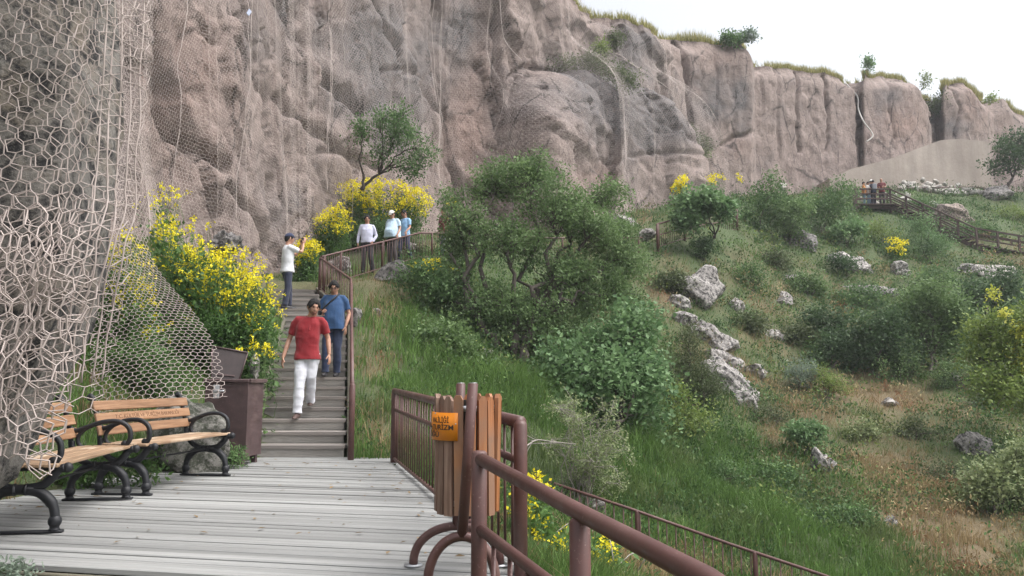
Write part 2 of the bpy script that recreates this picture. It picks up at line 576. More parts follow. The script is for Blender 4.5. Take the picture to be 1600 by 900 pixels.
CRACKS = [  # photo polylines: width in pixels, depth in metres
    ([(585, -10), (612, 42), (630, 72), (640, 98)], 4, .7), ([(508, 108), (545, 140), (576, 182)], 8, .8), ([(508, 190), (530, 215), (575, 262)], 7, .4),
    ([(700, -20), (704, 120), (718, 240), (730, 310)], 4, .7), ([(782, -20), (781, 120), (790, 240)], 4, .6), ([(862, 110), (848, 150), (826, 235)], 4, .8),
    ([(1072, 60), (1078, 150), (1082, 195)], 4, .9), ([(1340, 116), (1342, 180), (1340, 225)], 3, 1.0), ([(1249, 112), (1246, 190), (1250, 235)], 3, .5),
    ([(1291, 118), (1296, 180), (1292, 235)], 3, .5), ([(1457, 148), (1462, 220)], 4, 1.2), ([(1128, 224), (1152, 212), (1174, 208)], 4, .4), ([(285, 170), (310, 215), (340, 270)], 7, .5),
    ([(380, 30), (398, 110), (420, 160)], 7, .5), ([(250, 20), (262, 100), (245, 200)], 6, .5), ([(455, 10), (462, 40), (470, 60)], 14, .6), ([(600, 110), (640, 106), (690, 120)], 4, .35),
    ([(640, 95), (668, 110), (700, 170)], 5, .3), ([(430, 150), (450, 180), (500, 200)], 6, .4), ([(520, 230), (560, 240), (600, 262)], 6, .4), ([(340, 290), (380, 330), (410, 400)], 7, .4),
    ([(900, 130), (905, 170), (960, 200), (1030, 240)], 3, .15), ([(1490, 130), (1500, 170), (1492, 215)], 3, .4), ([(1395, 120), (1388, 160), (1400, 215)], 3, .25), ([(1215, 100), (1218, 235)], 2.5, .25),
    ([(1120, 70), (1122, 130), (1118, 200)], 2.5, .2), ([(840, 225), (850, 260), (880, 300)], 4, .3), ([(930, 262), (980, 258), (1040, 262)], 3, .3), ([(800, 118), (815, 106), (870, 118)], 4, .4)]
DOME = np.array([(780, 330), (796, 170), (806, 135), (832, 112), (870, 120), (920, 122), (960, 132), (1000, 150), (1025, 178), (1040, 230), (1048, 330)], float)
def seg_dist(px, py, poly):
    d = np.full(np.shape(px), 1e9)
    for (x0, y0), (x1, y1) in zip(poly[:-1], poly[1:]):
        vx, vy = x1 - x0, y1 - y0
        t = np.clip(((px - x0) * vx + (py - y0) * vy) / (vx * vx + vy * vy), 0, 1)
        d = np.minimum(d, np.hypot(px - x0 - t * vx, py - y0 - t * vy))
    return d

def dome_depth(px, py):
    top = np.interp(px, DOME[:, 0], DOME[:, 1], left=900, right=900)
    edge = np.minimum(smooth01(782, 800, px), smooth01(1052, 1030, px))
    q = np.clip((py - top) / 110, 0, 1)
    return np.sqrt(np.clip(1 - (1 - q) ** 2, 0, 1)) * edge * (top < 800)

def cliff_low(s, z, P):
    """large forms only: shared by the rock and by the nets that hang on it"""
    q = np.stack([s * .22, z * .07, 0 * s], -1)
    d = fbm(q, 2, 5) * .45
    px, py = project(P)
    flat = smooth01(1050, 1075, px)
    d = d * (1 - .75 * flat)
    d = d + 3.2 * dome_depth(px, py)
    return d, px, py, flat

def worley(u, v, seed):
    """distance to the nearest and second cell point, and the nearest cell's random value"""
    iu, iv = np.floor(u).astype(np.int64), np.floor(v).astype(np.int64)
    f1 = np.full(u.shape, 9.0); f2 = np.full(u.shape, 9.0); val = np.zeros(u.shape); gu = np.zeros(u.shape); gv = np.zeros(u.shape)
    for a in (-1, 0, 1):
        for c in (-1, 0, 1):
            cu, cv = iu + a, iv + c
            x = cu + .5 + .45 * lattice(cu, cv, cu * 0, seed); y = cv + .5 + .45 * lattice(cu, cv, cu * 0 + 5, seed)
            d = np.hypot(u - x, v - y)
            near = d < f1
            f2 = np.where(near, f1, np.minimum(f2, d)); 
            val = np.where(near, lattice(cu, cv, cu * 0 + 9, seed), val)
            gu = np.where(near, (u - x) * lattice(cu, cv, cu * 0 + 11, seed), gu); gv = np.where(near, (v - y) * lattice(cu, cv, cu * 0 + 13, seed), gv)
            f1 = np.where(near, d, f1)
    return f1, f2, val, gu + gv

def cliff_disp(s, z, P):
    d, px, py, flat = cliff_low(s, z, P)
    P3 = np.stack([s, z, z * 0], -1)
    # tilted slabs: strata-like steps that run diagonally down to the right
    st = (s * .75 + z * .9) * .55 + fbm(P3 * .35, 3, 41) * 1.1
    saw = st - np.floor(st)
    d = d + (1 - flat) * (np.abs(saw - .15) < .85) * (saw - .5) * .14 * (.6 + .6 * noise3(P3 * .2, 77))
    d = d + (ridged(P3 * np.array([.5, .3, 1]), 4, 15) - 1) * (.07 * (1 - flat) + .02)
    wx = fbm(P3 * .35, 2, 301) * .12 + fbm(P3 * 2.2, 2, 303) * .035; wz = fbm(P3 * .35, 2, 302) * .12 + fbm(P3 * 2.2, 2, 304) * .035
    for fu, fv, am, sk, sd in ((.30, .05, .42, .05, 310), (.42, .2, .24, .35, 311), (1.1, .6, .075, .5, 312), (2.6, 1.6, .03, .3, 313)):
        f1, f2, val, tl = worley((s + sk * z) * fu + wx, z * fv - wx * .5 + wz, sd)
        big = fv < .1
        k = 1 - (.86 if big else .88) * flat
        d = d + k * am * (val * .75 + tl * 1.3) - am * .55 * (1 - (.5 if big else .85) * flat) * np.exp(-((f2 - f1) / (.014 if big else .022)))
    d = d + fbm(P3 * np.array([1.7, 1.3, 1]), 5, 33) * .06
    d = d + fbm(P3 * np.array([2.6, .35, 1]), 3, 37) * .03 * flat          # runnels on the smooth panels
    for poly, w, dep in CRACKS:
        xs = [q[0] for q in poly]; ys = [q[1] for q in poly]
        msk = (px > min(xs) - 60) & (px < max(xs) + 60) & (py > min(ys) - 60) & (py < max(ys) + 60)
        if msk.any():
            wob = fbm(P3[msk] * 1.2, 2, 51) * w * .8
            dd = seg_dist(px[msk] + wob, py[msk] + wob * .5, poly)
            d[msk] = d[msk] - dep * np.exp(-(dd / (.6 * w)) ** 1.4) + dep * .10 * (1 - flat[msk]) * np.exp(-((dd - 2.2 * w) / (1.5 * w)) ** 2)
    rim = smooth01(1.8, 0, np.interp(s, S_, T_[:, 2]) - z)                    # the rim weathers back, unevenly
    d = d - rim * rim * (.9 + .7 * noise3(np.stack([s * .6, 0 * s, 0 * s], -1), 61))
    return d, px, py

step = []
s = S_[0]
while s < S_[-1]:
    step.append(s)
    pxs = np.interp(s, S_, PX_)
    s += .085 if 120 < pxs < 720 else (.115 if 720 <= pxs < 1660 else .6)
SS = np.array(step)
NZ = 185
TT = np.linspace(0, 1, NZ)
_tz = np.interp(SS, S_, T_[:, 2])
Zg = -1 + (_tz[None, :] + 1) * TT[:, None]
Sg = np.repeat(SS[None, :], NZ, 0)
P, N, _ = cliff_base(Sg, Zg)
D, cpx, cpy = cliff_disp(Sg, Zg, P)
Pc = P + N * D[..., None]
Pc[..., 2] += fbm(P * .9, 2, 88) * .12
wob = fbm(P * .9, 3, 71)
LICH = [(600, 90, 100, 110, 1.0), (930, 190, 110, 70, 1.2), (990, 75, 40, 45, 1.0), (735, 40, 35, 60, .8), (1120, 150, 30, 40, .7), (1160, 150, 14, 50, .6), (450, 20, 20, 30, .9),
        (400, 60, 40, 60, .4), (640, 200, 60, 50, .7), (430, 330, 60, 60, .5), (880, 150, 60, 40, .8), (1390, 150, 30, 30, .35), (200, 200, 50, 200, .5), (1490, 200, 30, 20, .6)]
lich = np.zeros_like(D)
for cx, cy, sx, sy, w in LICH: lich += w * np.exp(-((cpx - cx) / sx) ** 2 - ((cpy - cy) / sy) ** 2)
lich = np.clip(lich * 1.25 + wob * .38 - .04, 0, 1)
RED = [(1415, 190, 40, 40, 1.0), (1520, 165, 18, 40, 1.0), (740, 190, 40, 90, .8), (760, 60, 20, 60, .4), (870, 290, 60, 25, .7), (1130, 100, 40, 40, .5), (300, 120, 60, 140, .6), (1150, 230, 30, 20, .6), (1560, 190, 30, 20, .5)]
red = np.zeros_like(D)
for cx, cy, sx, sy, w in RED: red += w * np.exp(-((cpx - cx) / sx) ** 2 - ((cpy - cy) / sy) ** 2)
red = np.clip(red + wob * .3, 0, 1)
pale = np.clip(smooth01(262, 285, cpy) * smooth01(860, 900, cpx) * smooth01(1060, 1040, cpx) + smooth01(1050, 1080, cpx) * .55 + wob * .25, 0, 1)
m_cliff, nt, b = mat_new('cliff_rock')
vec = nt.nodes.new('ShaderNodeTexCoord').outputs['Object']
n1 = tex(nt, 'noise', .9, 9, .68, vec); n2 = tex(nt, 'noise', 6, 8, .7, vec); n3 = tex(nt, 'noise', 2.2, 8, .75, vec, (1, 1, .22)); n4 = tex(nt, 'noise', 22, 4, .7, vec)
v1 = tex(nt, 'voronoi', 3.0, vec=vec)
base = ramp(nt, n1.outputs[0], [(.28, (.185, .138, .120)), (.5, (.275, .212, .188)), (.72, (.355, .287, .262))])
base = mixc(nt, .5, base, ramp(nt, n2.outputs[0], [(.3, (.15, .112, .098)), (.7, (.40, .328, .298))]))
strk = ramp(nt, n3.outputs[0], [(.34, (.42, .39, .38)), (.56, (1, 1, 1))])
base = mixc(nt, .8, base, strk, 'MULTIPLY')
base = mixc(nt, mathn(nt, 'MULTIPLY', attr(nt, 'red').outputs['Fac'], .7), base, ramp(nt, n2.outputs[0], [(.3, (.17, .095, .072)), (.7, (.30, .187, .148))]))
base = mixc(nt, mathn(nt, 'MULTIPLY', attr(nt, 'pale').outputs['Fac'], .5), base, ramp(nt, n2.outputs[0], [(.3, (.255, .203, .183)), (.7, (.375, .31, .285))]))
lc = ramp(nt, n4.outputs[0], [(.36, (.035, .033, .035)), (.46, (.10, .093, .095)), (.6, (.178, .163, .161)), (.72, (.30, .278, .27))])
lf = mathn(nt, 'MULTIPLY', attr(nt, 'lich').outputs['Fac'], ramp(nt, n2.outputs[0], [(.34, (.35, .35, .35)), (.48, (1, 1, 1))]), True)
base = mixc(nt, lf, base, lc)
# thin joints: broken lines of cracks at two scales
for sc_, st_, wd_, dk_ in ((.42, (1, 1, .45), .012, .30), (1.3, (1, 1, .6), .016, .5)):
    dsv = nt.nodes.new('ShaderNodeVectorMath'); dsv.operation = 'MULTIPLY_ADD'
    nz_ = tex(nt, 'noise', 1.1, 5, .6, vec)
    nt.links.new(nz_.outputs['Color'], dsv.inputs[0]); dsv.inputs[1].default_value = (.55, .55, .55); nt.links.new(vec, dsv.inputs[2])
    vo = tex(nt, 'voronoi', sc_, vec=dsv.outputs[0], stretch=st_, feature='DISTANCE_TO_EDGE')
    ln = ramp(nt, vo.outputs['Distance'], [(0, (dk_,) * 3), (wd_ * 2.2, (1, 1, 1))])
    gate = ramp(nt, tex(nt, 'noise', sc_ * 1.7, 3, .5, vec).outputs[0], [(.44, (0, 0, 0)), (.54, (1, 1, 1))])
    base = mixc(nt, gate, base, mixc(nt, 1.0, base, ln, 'MULTIPLY'))
pit = ramp(nt, n4.outputs[0], [(.26, (.45, .42, .42)), (.38, (1, 1, 1))])
base = mixc(nt, .8, base, pit, 'MULTIPLY')
nt.links.new(base, b.inputs['Base Color'])
b.inputs['Roughness'].default_value = .93
hh = mathn(nt, 'ADD', n2.outputs[0], mathn(nt, 'MULTIPLY', n4.outputs[0], .35))
bump(nt, b, hh, 1.0, .10)
nr, nc = Pc.shape[:2]
idx = np.arange(nr * nc).reshape(nr, nc)
Fq = np.stack([idx[:-1, :-1], idx[:-1, 1:], idx[1:, 1:], idx[1:, :-1]], -1).reshape(-1, 4)
tag(obj('cliff', np_mesh('cliff', Pc.reshape(-1, 3), Fq, m_cliff, True, {'lich': lich.ravel(), 'red': red.ravel(), 'pale': pale.ravel()})),
    'tall pinkish grey tuff cliff above the stairs and slope', None, None, 'structure')
# plateau above the cliff
rim = Pc[-1]
rows = [rim]
away = np.stack([np.interp(SS, S_, T_[:, 0]), np.interp(SS, S_, T_[:, 1])], -1)
away = away / np.linalg.norm(away, axis=1, keepdims=True)
for k, dst in enumerate((.5, 1.2, 2.5, 5, 10, 20, 40)):
    q = rim.copy()
    q[:, :2] += away * dst
    q[:, 2] = rim[:, 2] + np.minimum(dst, 2.5) * .22 + fbm(q * .4, 3, 91) * .18 * min(1, dst)
    w = min(1, dst / 15)
    q[:, 2] = q[:, 2] * (1 - w) + (np.convolve(np.pad(q[:, 2], 60, 'edge'), np.ones(121) / 121, 'valid') - .5) * w
    rows.append(q)
PV = np.stack(rows)
nr, nc = PV.shape[:2]
idx = np.arange(nr * nc).reshape(nr, nc)
Fq = np.stack([idx[:-1, :-1], idx[:-1, 1:], idx[1:, 1:], idx[1:, :-1]], -1).reshape(-1, 4)
tag(obj('plateau_ground', np_mesh('plateau', PV.reshape(-1, 3), Fq, m_ground, True, {'dry': np.full(nr * nc, .55)})), 'grassy ground on top of the cliff', None, None, 'structure')
RIM = rim
def s_of_px(px): return np.interp(px, PX_, S_)
def cliff_point(px, py, off=0.0):
    """point of the cliff face seen at a pixel (search along the column)"""
    s0 = s_of_px(px)
    z = np.linspace(0, np.interp(s0, S_, T_[:, 2]), 400)
    ss = np.full(400, s0)
    P, N, _ = cliff_base(ss, z)
    D, _, _ = cliff_disp(ss, z, P)
    Q = P + N * (D + off)[:, None]
    _, qy = project(Q)
    return Vector(Q[np.argmin(np.abs(qy - py))])
# ------------------------------------------------------------------ materials of built things
def m_wood(name, dark, mid, light, grain=(1.2, 22, 22), rough=.75, rnd=.18, worn=None, wr=(.52, .66)):
    m, nt, b = mat_new(name)
    tc = nt.nodes.new('ShaderNodeTexCoord')
    oi = nt.nodes.new('ShaderNodeObjectInfo')
    va = nt.nodes.new('ShaderNodeVectorMath'); va.operation = 'ADD'
    cmb = nt.nodes.new('ShaderNodeCombineXYZ')
    for i in range(3): nt.links.new(mathn(nt, 'MULTIPLY', oi.outputs['Random'], 37.0 + i * 11), cmb.inputs[i])
    nt.links.new(tc.outputs['Object'], va.inputs[0]); nt.links.new(cmb.outputs[0], va.inputs[1])
    g = tex(nt, 'noise', 2.0, 8, .7, va.outputs[0], grain)
    s = tex(nt, 'noise', 1.6, 5, .6, va.outputs[0])
    c = ramp(nt, g.outputs[0], [(.3, dark), (.5, mid), (.7, light)])
    c = mixc(nt, .55, c, ramp(nt, s.outputs[0], [(.3, (.55, .55, .55)), (.65, (1.15, 1.15, 1.15))]), 'MULTIPLY')
    if worn: c = mixc(nt, ramp(nt, s.outputs[0], [(wr[0], (0, 0, 0)), (wr[1], (.8, .8, .8))]), c, worn)
    h = nt.nodes.new('ShaderNodeHueSaturation')
    nt.links.new(mathn(nt, 'ADD', mathn(nt, 'MULTIPLY', oi.outputs['Random'], 2 * rnd), 1 - rnd), h.inputs['Value'])
    nt.links.new(c, h.inputs['Color'])
    nt.links.new(h.outputs[0], b.inputs['Base Color'])
    b.inputs['Roughness'].default_value = rough
    bump(nt, b, g.outputs[0], .5, .004)
    return m
m_plank = m_wood('weathered_plank', (.095, .094, .09), (.245, .247, .24), (.38, .385, .375), rnd=.22)
m_tread = m_wood('stair_wood', (.11, .095, .088), (.26, .232, .213), (.39, .36, .335), rnd=.2)
m_riser = m_plain('riser_concrete', (.27, .255, .235), .9, .25, 9, bumps=.4, bdist=.01, rnd=.12)
m_fascia = m_wood('fascia_wood', (.05, .045, .03), (.115, .105, .075), (.17, .15, .11))
m_slat = m_wood('bench_slat', (.17, .088, .046), (.29, .16, .088), (.39, .24, .145), rough=.45, rnd=.08)
m_seat = m_wood('worn_seat_slat', (.17, .10, .055), (.30, .195, .12), (.41, .29, .19), rough=.5, rnd=.1, worn=(.52, .43, .33))
m_iron = m_plain('black_cast_iron', (.006, .007, .010), .58, .3, 30, bumps=.25, bdist=.003)
m_letter = m_plain('carved_letter', (.16, .085, .045), .8, .2, 40)
def m_paint(name, c, rust=.35, rough=.42):
    m, nt, b = mat_new(name)
    n = tex(nt, 'noise', 9, 8, .7); n2 = tex(nt, 'noise', 60, 4, .6); n3 = tex(nt, 'noise', 2.3, 5, .6)
    cc = ramp(nt, n.outputs[0], [(.3, tuple(x * .72 for x in c)), (.68, tuple(min(1, x * 1.22) for x in c))])
    cc = mixc(nt, ramp(nt, n2.outputs[0], [(.63, (0, 0, 0)), (.7, (rust, rust, rust))]), cc, (.30, .22, .19))
    cc = mixc(nt, ramp(nt, n3.outputs[0], [(.5, (0, 0, 0)), (.75, (.35, .35, .35))]), cc, (.20, .14, .12))
    nt.links.new(cc, b.inputs['Base Color'])
    nt.links.new(ramp(nt, n.outputs[0], [(.3, (rough - .08,) * 3), (.7, (rough + .22,) * 3)]), b.inputs['Roughness'])
    bump(nt, b, n2.outputs[0], .12, .002)
    return m
m_pipe = m_paint('brown_pipe_paint', (.088, .038, .033))
m_box = m_paint('brown_box_paint', (.070, .043, .043), .25, .5)
m_galv = m_plain('galvanised_steel', (.45, .46, .48), .45, .15, 30, metal=.8)
m_darkin = m_plain('dark_liner', (.02, .018, .016), .8, .3, 8)
m_binold = m_wood('bin_slat_grey', (.11, .062, .045), (.21, .125, .09), (.30, .20, .15), (22, 22, 1.2), rough=.7, rnd=.1)
m_binnew = m_wood('bin_slat_orange', (.22, .075, .024), (.36, .135, .045), (.44, .20, .085), (22, 22, 1.2), rough=.55, rnd=.2, worn=(.19, .12, .085), wr=(.44, .6))
m_sign = m_plain('orange_plate', (.70, .22, .006), .5, .1, 10, bumps=.05)
m_ink = m_plain('black_ink', (.03, .02, .015), .6, .1, 10, bumps=0)
m_farwood = m_plain('far_walk_wood', (.085, .055, .05), .8, .3, 6, rnd=.15)

# ------------------------------------------------------------------ deck
UD = np.array([.978, -.207]); ND = np.array([.207, .978]); P0 = np.array([-2.98, 4.66])
FA, FB = np.array([.10, 4.30]), np.array([-1.47, 10.35])            # line of the deck's right edge
deck = empty('wooden_deck', (-2.0, 7.0, 0))
tag(deck, 'grey weathered plank deck with benches between the stairs and the near railing', 'deck')
DL = np.array(deck.location)
unit = MB().box((0, 0, 0), (1, 1, 1)).mesh('plank', m_plank)
bmu = bmesh.new(); bmu.from_mesh(unit)
bmesh.ops.bevel(bmu, geom=[e for e in bmu.edges if abs(e.verts[0].co.x - e.verts[1].co.x) > .5], offset=.12, segments=1, affect='EDGES')
bmu.to_mesh(unit); bmu.free()
ang = math.atan2(UD[1], UD[0])
pw = .098
nplank = int((10.80 - 4.58) / .978 / (pw + .010)) + 1
for k in range(nplank):
    o = (k + .5) * (pw + .010)
    c0 = P0 + ND * o
    tl = (-4.35 - c0[0]) / UD[0]
    # right end where the plank's line meets the fence line
    e = FB - FA
    A = np.array([[UD[0], -e[0]], [UD[1], -e[1]]])
    tr = np.linalg.solve(A, FA - c0)[0] + random.uniform(.02, .05)
    if k > 42: tl += (k - 42) * .02
    mid = c0 + UD * (tl + tr) / 2
    p = obj('plank', unit, deck, (mid[0] - DL[0], mid[1] - DL[1], -.018 + random.uniform(-.008, .004)), (random.uniform(-.03, .03), 0, ang + random.uniform(-.0012, .0012)))
    p.scale = (tr - tl, pw + random.uniform(-.006, .002), .036)
fr = np.array([P0 + ND * -.02 + UD * -1.45, P0 + ND * -.02 + UD * 3.05])
m_ = (fr[0] + fr[1]) / 2
MB().box((0, 0, 0), (4.5, .04, .2), bev=.006).build('fascia_board', m_fascia, deck, loc=(m_[0] - DL[0], m_[1] - DL[1], -.142), rot=(0, 0, ang))
for q in (.3, 3.0, 5.4):
    c = P0 + ND * q - UD * .4
    MB().box((0, 0, 0), (1.9, .09, .11)).build('joist', m_fascia, deck, loc=(c[0] - DL[0], c[1] - DL[1], -.094), rot=(0, 0, ang))
for (x, y) in ((-4.0, 4.95), (-2.4, 4.8), (-.5, 4.5), (-3.9, 9.8), (-1.8, 9.9)):
    MB().box((0, 0, -.5), (.1, .1, .7)).build('support_post', m_fascia, deck, loc=(x - DL[0], y - DL[1], 0))

# ------------------------------------------------------------------ staircase
stairs = empty('staircase', (-2.8, 10.6, 0))
tag(stairs, 'wooden tread staircase climbing from the deck to the cliff path', 'staircase')
SL = np.array(stairs.location)
RUN = .43; RISE = SLOPE * RUN; NST = 21; SWID = 1.32
utr = MB().box((0, 0, 0), (1, 1, 1)).mesh('tread', m_tread)
uri = MB().box((0, 0, 0), (1, 1, 1)).mesh('riser', m_riser)
for k in range(NST):
    Y = 10.9 + k * RUN
    z = (k + 1) * RISE
    cx = stair_right(Y + .2) - SWID / 2
    jit = random.uniform(-.02, .02)
    for (dy, w, dz) in ((.07, .13, 0), (.205, .125, -.004), (.34, .13, -.002)):
        t = obj('tread', utr, stairs, (cx + jit * .6 - SL[0], Y + dy - SL[1], z - .022 + dz - SL[2]), (0, 0, random.uniform(-.012, .012)))
        t.scale = (SWID + random.uniform(-.02, .03), w, .044)
    r = obj('riser', uri, stairs, (cx - SL[0], Y + .05 - SL[1], z - RISE / 2 - .022 - SL[2]))
    r.scale = (SWID - .02, .06, RISE - .046)
for sx in (-1, 1):
    pts = [(stair_right(Y) - SWID / 2 + sx * (SWID / 2 + .035), Y, stair_z(Y) - .05) for Y in (10.95, 14, 17, 19.8)]
    MB().tube(pts, .09, 4, squash=(.5, 1.3)).build('stringer', m_fascia, stairs, loc=-SL)
land = MB()
for k in range(12): land.box((0, 0, 0), (1, 1, 1))
for k in range(9):
    t = obj('landing_board', utr, stairs, (-5.5 + k * .03 - SL[0], 20.02 + k * .14 - SL[1], NST * RISE + .02 + .035 * k - SL[2]))
    t.scale = (1.75, .13, .045)

# ------------------------------------------------------------------ railings
_bal = {}
def baluster_mesh(r):
    if r not in _bal:
        _bal[r] = MB().tube([(0, 0, 0), (0, 0, 1)], r, 6).mesh('baluster', m_pipe, True)
    return _bal[r]
def rail_part(name, pts, r, root, n=10):
    return MB().tube(pts, r, n).build(name, m_pipe, root, True, loc=-np.array(root.location))
def railing(label, base, height, posts, rail_r=.03, post_r=.036, spacing=.12, bal_r=.0085, bottom=.09, mids=(), bal_to=None, name='metal_railing', down=.1):
    """base: 3D polyline of the railing's foot; height: one value or one per vertex"""
    base = np.array([list(p) for p in base], float)
    H = np.full(len(base), height) if np.isscalar(height) else np.array(height, float)
    root = empty(name, base[0])
    tag(root, label, 'railing', 'brown metal railings along the path')
    up = np.stack([0 * H, 0 * H, H], -1)
    rail_part('top_rail', base + up, rail_r, root)
    if bottom is not None: rail_part('bottom_rail', base + np.array([0, 0, bottom]), rail_r * .55, root, 8)
    for m in mids: rail_part('middle_rail', base + up * m, rail_r * .6, root, 8)
    L = np.concatenate([[0], np.cumsum(np.linalg.norm(np.diff(base, axis=0), axis=1))])
    def atl(l): return np.array([np.interp(l, L, base[:, i]) for i in range(3)]), np.interp(l, L, H)
    O = np.array(root.location)
    for l in posts:
        p, h = atl(l * L[-1])
        MB().tube([p - [0, 0, down], p + [0, 0, h - .01], p + [0, 0, h + .012]], [post_r, post_r, post_r * .6], 12).build('post', m_pipe, root, True, loc=-O)
    nb = int(L[-1] / spacing)
    me = baluster_mesh(bal_r)
    for k in range(1, nb):
        p, h = atl(L[-1] * k / nb)
        z0 = bottom if bottom is not None else 0
        b_ = obj('baluster', me, root, p + [0, 0, z0] - O, (random.uniform(-.01, .01), random.uniform(-.01, .01), 0))
        b_.scale = (1, 1, (h if bal_to is None else h * bal_to) - z0)
    return root
railing('brown railing with close bars along the right edge of the deck', [(.045, 4.35, 0), (-1.50, 10.3, 0)], [.785, .89], (0, .985, 1), .036, .038, .165, .008, .05, (.74,))
# railing beside the photographer: thick pipe coming towards the camera
q0 = at(749, 716, 3.9); q1 = at(905, 800, 2.95); q2 = at(1105, 905, 1.98); q3 = Vector((.62, 1.3, .47)); q4 = Vector((.95, .2, .38))
near = empty('pipe_railing', (q0.x, q0.y, -.25))
tag(near, 'thick brown pipe handrail in the right foreground running towards the viewer', 'railing', 'brown metal railings along the path')
NO = np.array(near.location)
rail_part('top_rail', [q0, q1, q2, q3, q4], .031, near, 16)
low = [Vector((p.x, p.y, p.z - .325)) for p in (q0, q1, q2, q3)]
rail_part('lower_rail', low, .026, near, 12)
for p, zt in ((q0, q0.z + .035), (q1 + Vector((.0, -.02, 0)), q1.z - .02), (q3, q3.z - .02)):
    MB().tube([(p.x, p.y, h1(p.x, p.y) - .1), (p.x, p.y, zt - .01), (p.x, p.y, zt)], [.038, .038, .028], 16).build('post', m_pipe, near, True, loc=-NO)
for k in range(1, 16):
    f = k / 15
    p = q0.lerp(q3, f) if False else Vector(np.array([np.interp(f * 2.7, [0, .97, 1.95, 2.7], [w[i] for w in low[:4]]) for i in range(3)]))
    b_ = obj('baluster', baluster_mesh(.011), near, np.array([p.x, p.y, p.z - .62]) - NO); b_.scale = (1, 1, .61)
base3 = [(stair_right(Y) + .05, Y, max(0, stair_z(Y)) + .02) for Y in (10.55, 13, 15, 17)] + [(-4.72, 19.5, 3.2)]
railing('brown railing climbing along the right side of the wooden stairs', base3, [.95, .92, .9, .86, .84], (0, .66, 1), .027, .04, .14, .008)
A_ = (-4.70, 19.56, 3.22); B3 = at(544, 391, 21.5); C3 = at(655, 364, 25.0); D3 = at(762, 366, 28.0); E3 = at(860, 372, 29.0); F3 = at(1004, 371, 29.8)
pathb = [A_] + [(p.x, p.y, p.z - .86) for p in (B3, C3, D3, E3, F3)]
railing('brown railing of the upper path in front of the three walking men', pathb, .86, (.01, .09, .24, .42, .6, .8, .99), .026, .038, .15, .0075)
G3 = at(1027, 350, 30.2); H3 = at(1062, 341, 32.2); I3 = at(1151, 328, 36.2)
railing('short brown railing beside the path just right of the big tree', [(p.x, p.y, p.z - .98) for p in (G3, H3, I3)], .98, (0, .36, 1), .034, .055, .2, .011, mids=(.55,))
K3 = [at(812, 738, 12.1), at(985, 795, 11.8), at(1140, 850, 11.2), at(1290, 900, 10.6), at(1480, 975, 9.8)]
railing('thin brown railing on the lower path below the green bank', [(p.x, p.y, p.z - .95) for p in K3], .95, (.0, .31, .6, .85), .022, .034, .13, .009, .08)

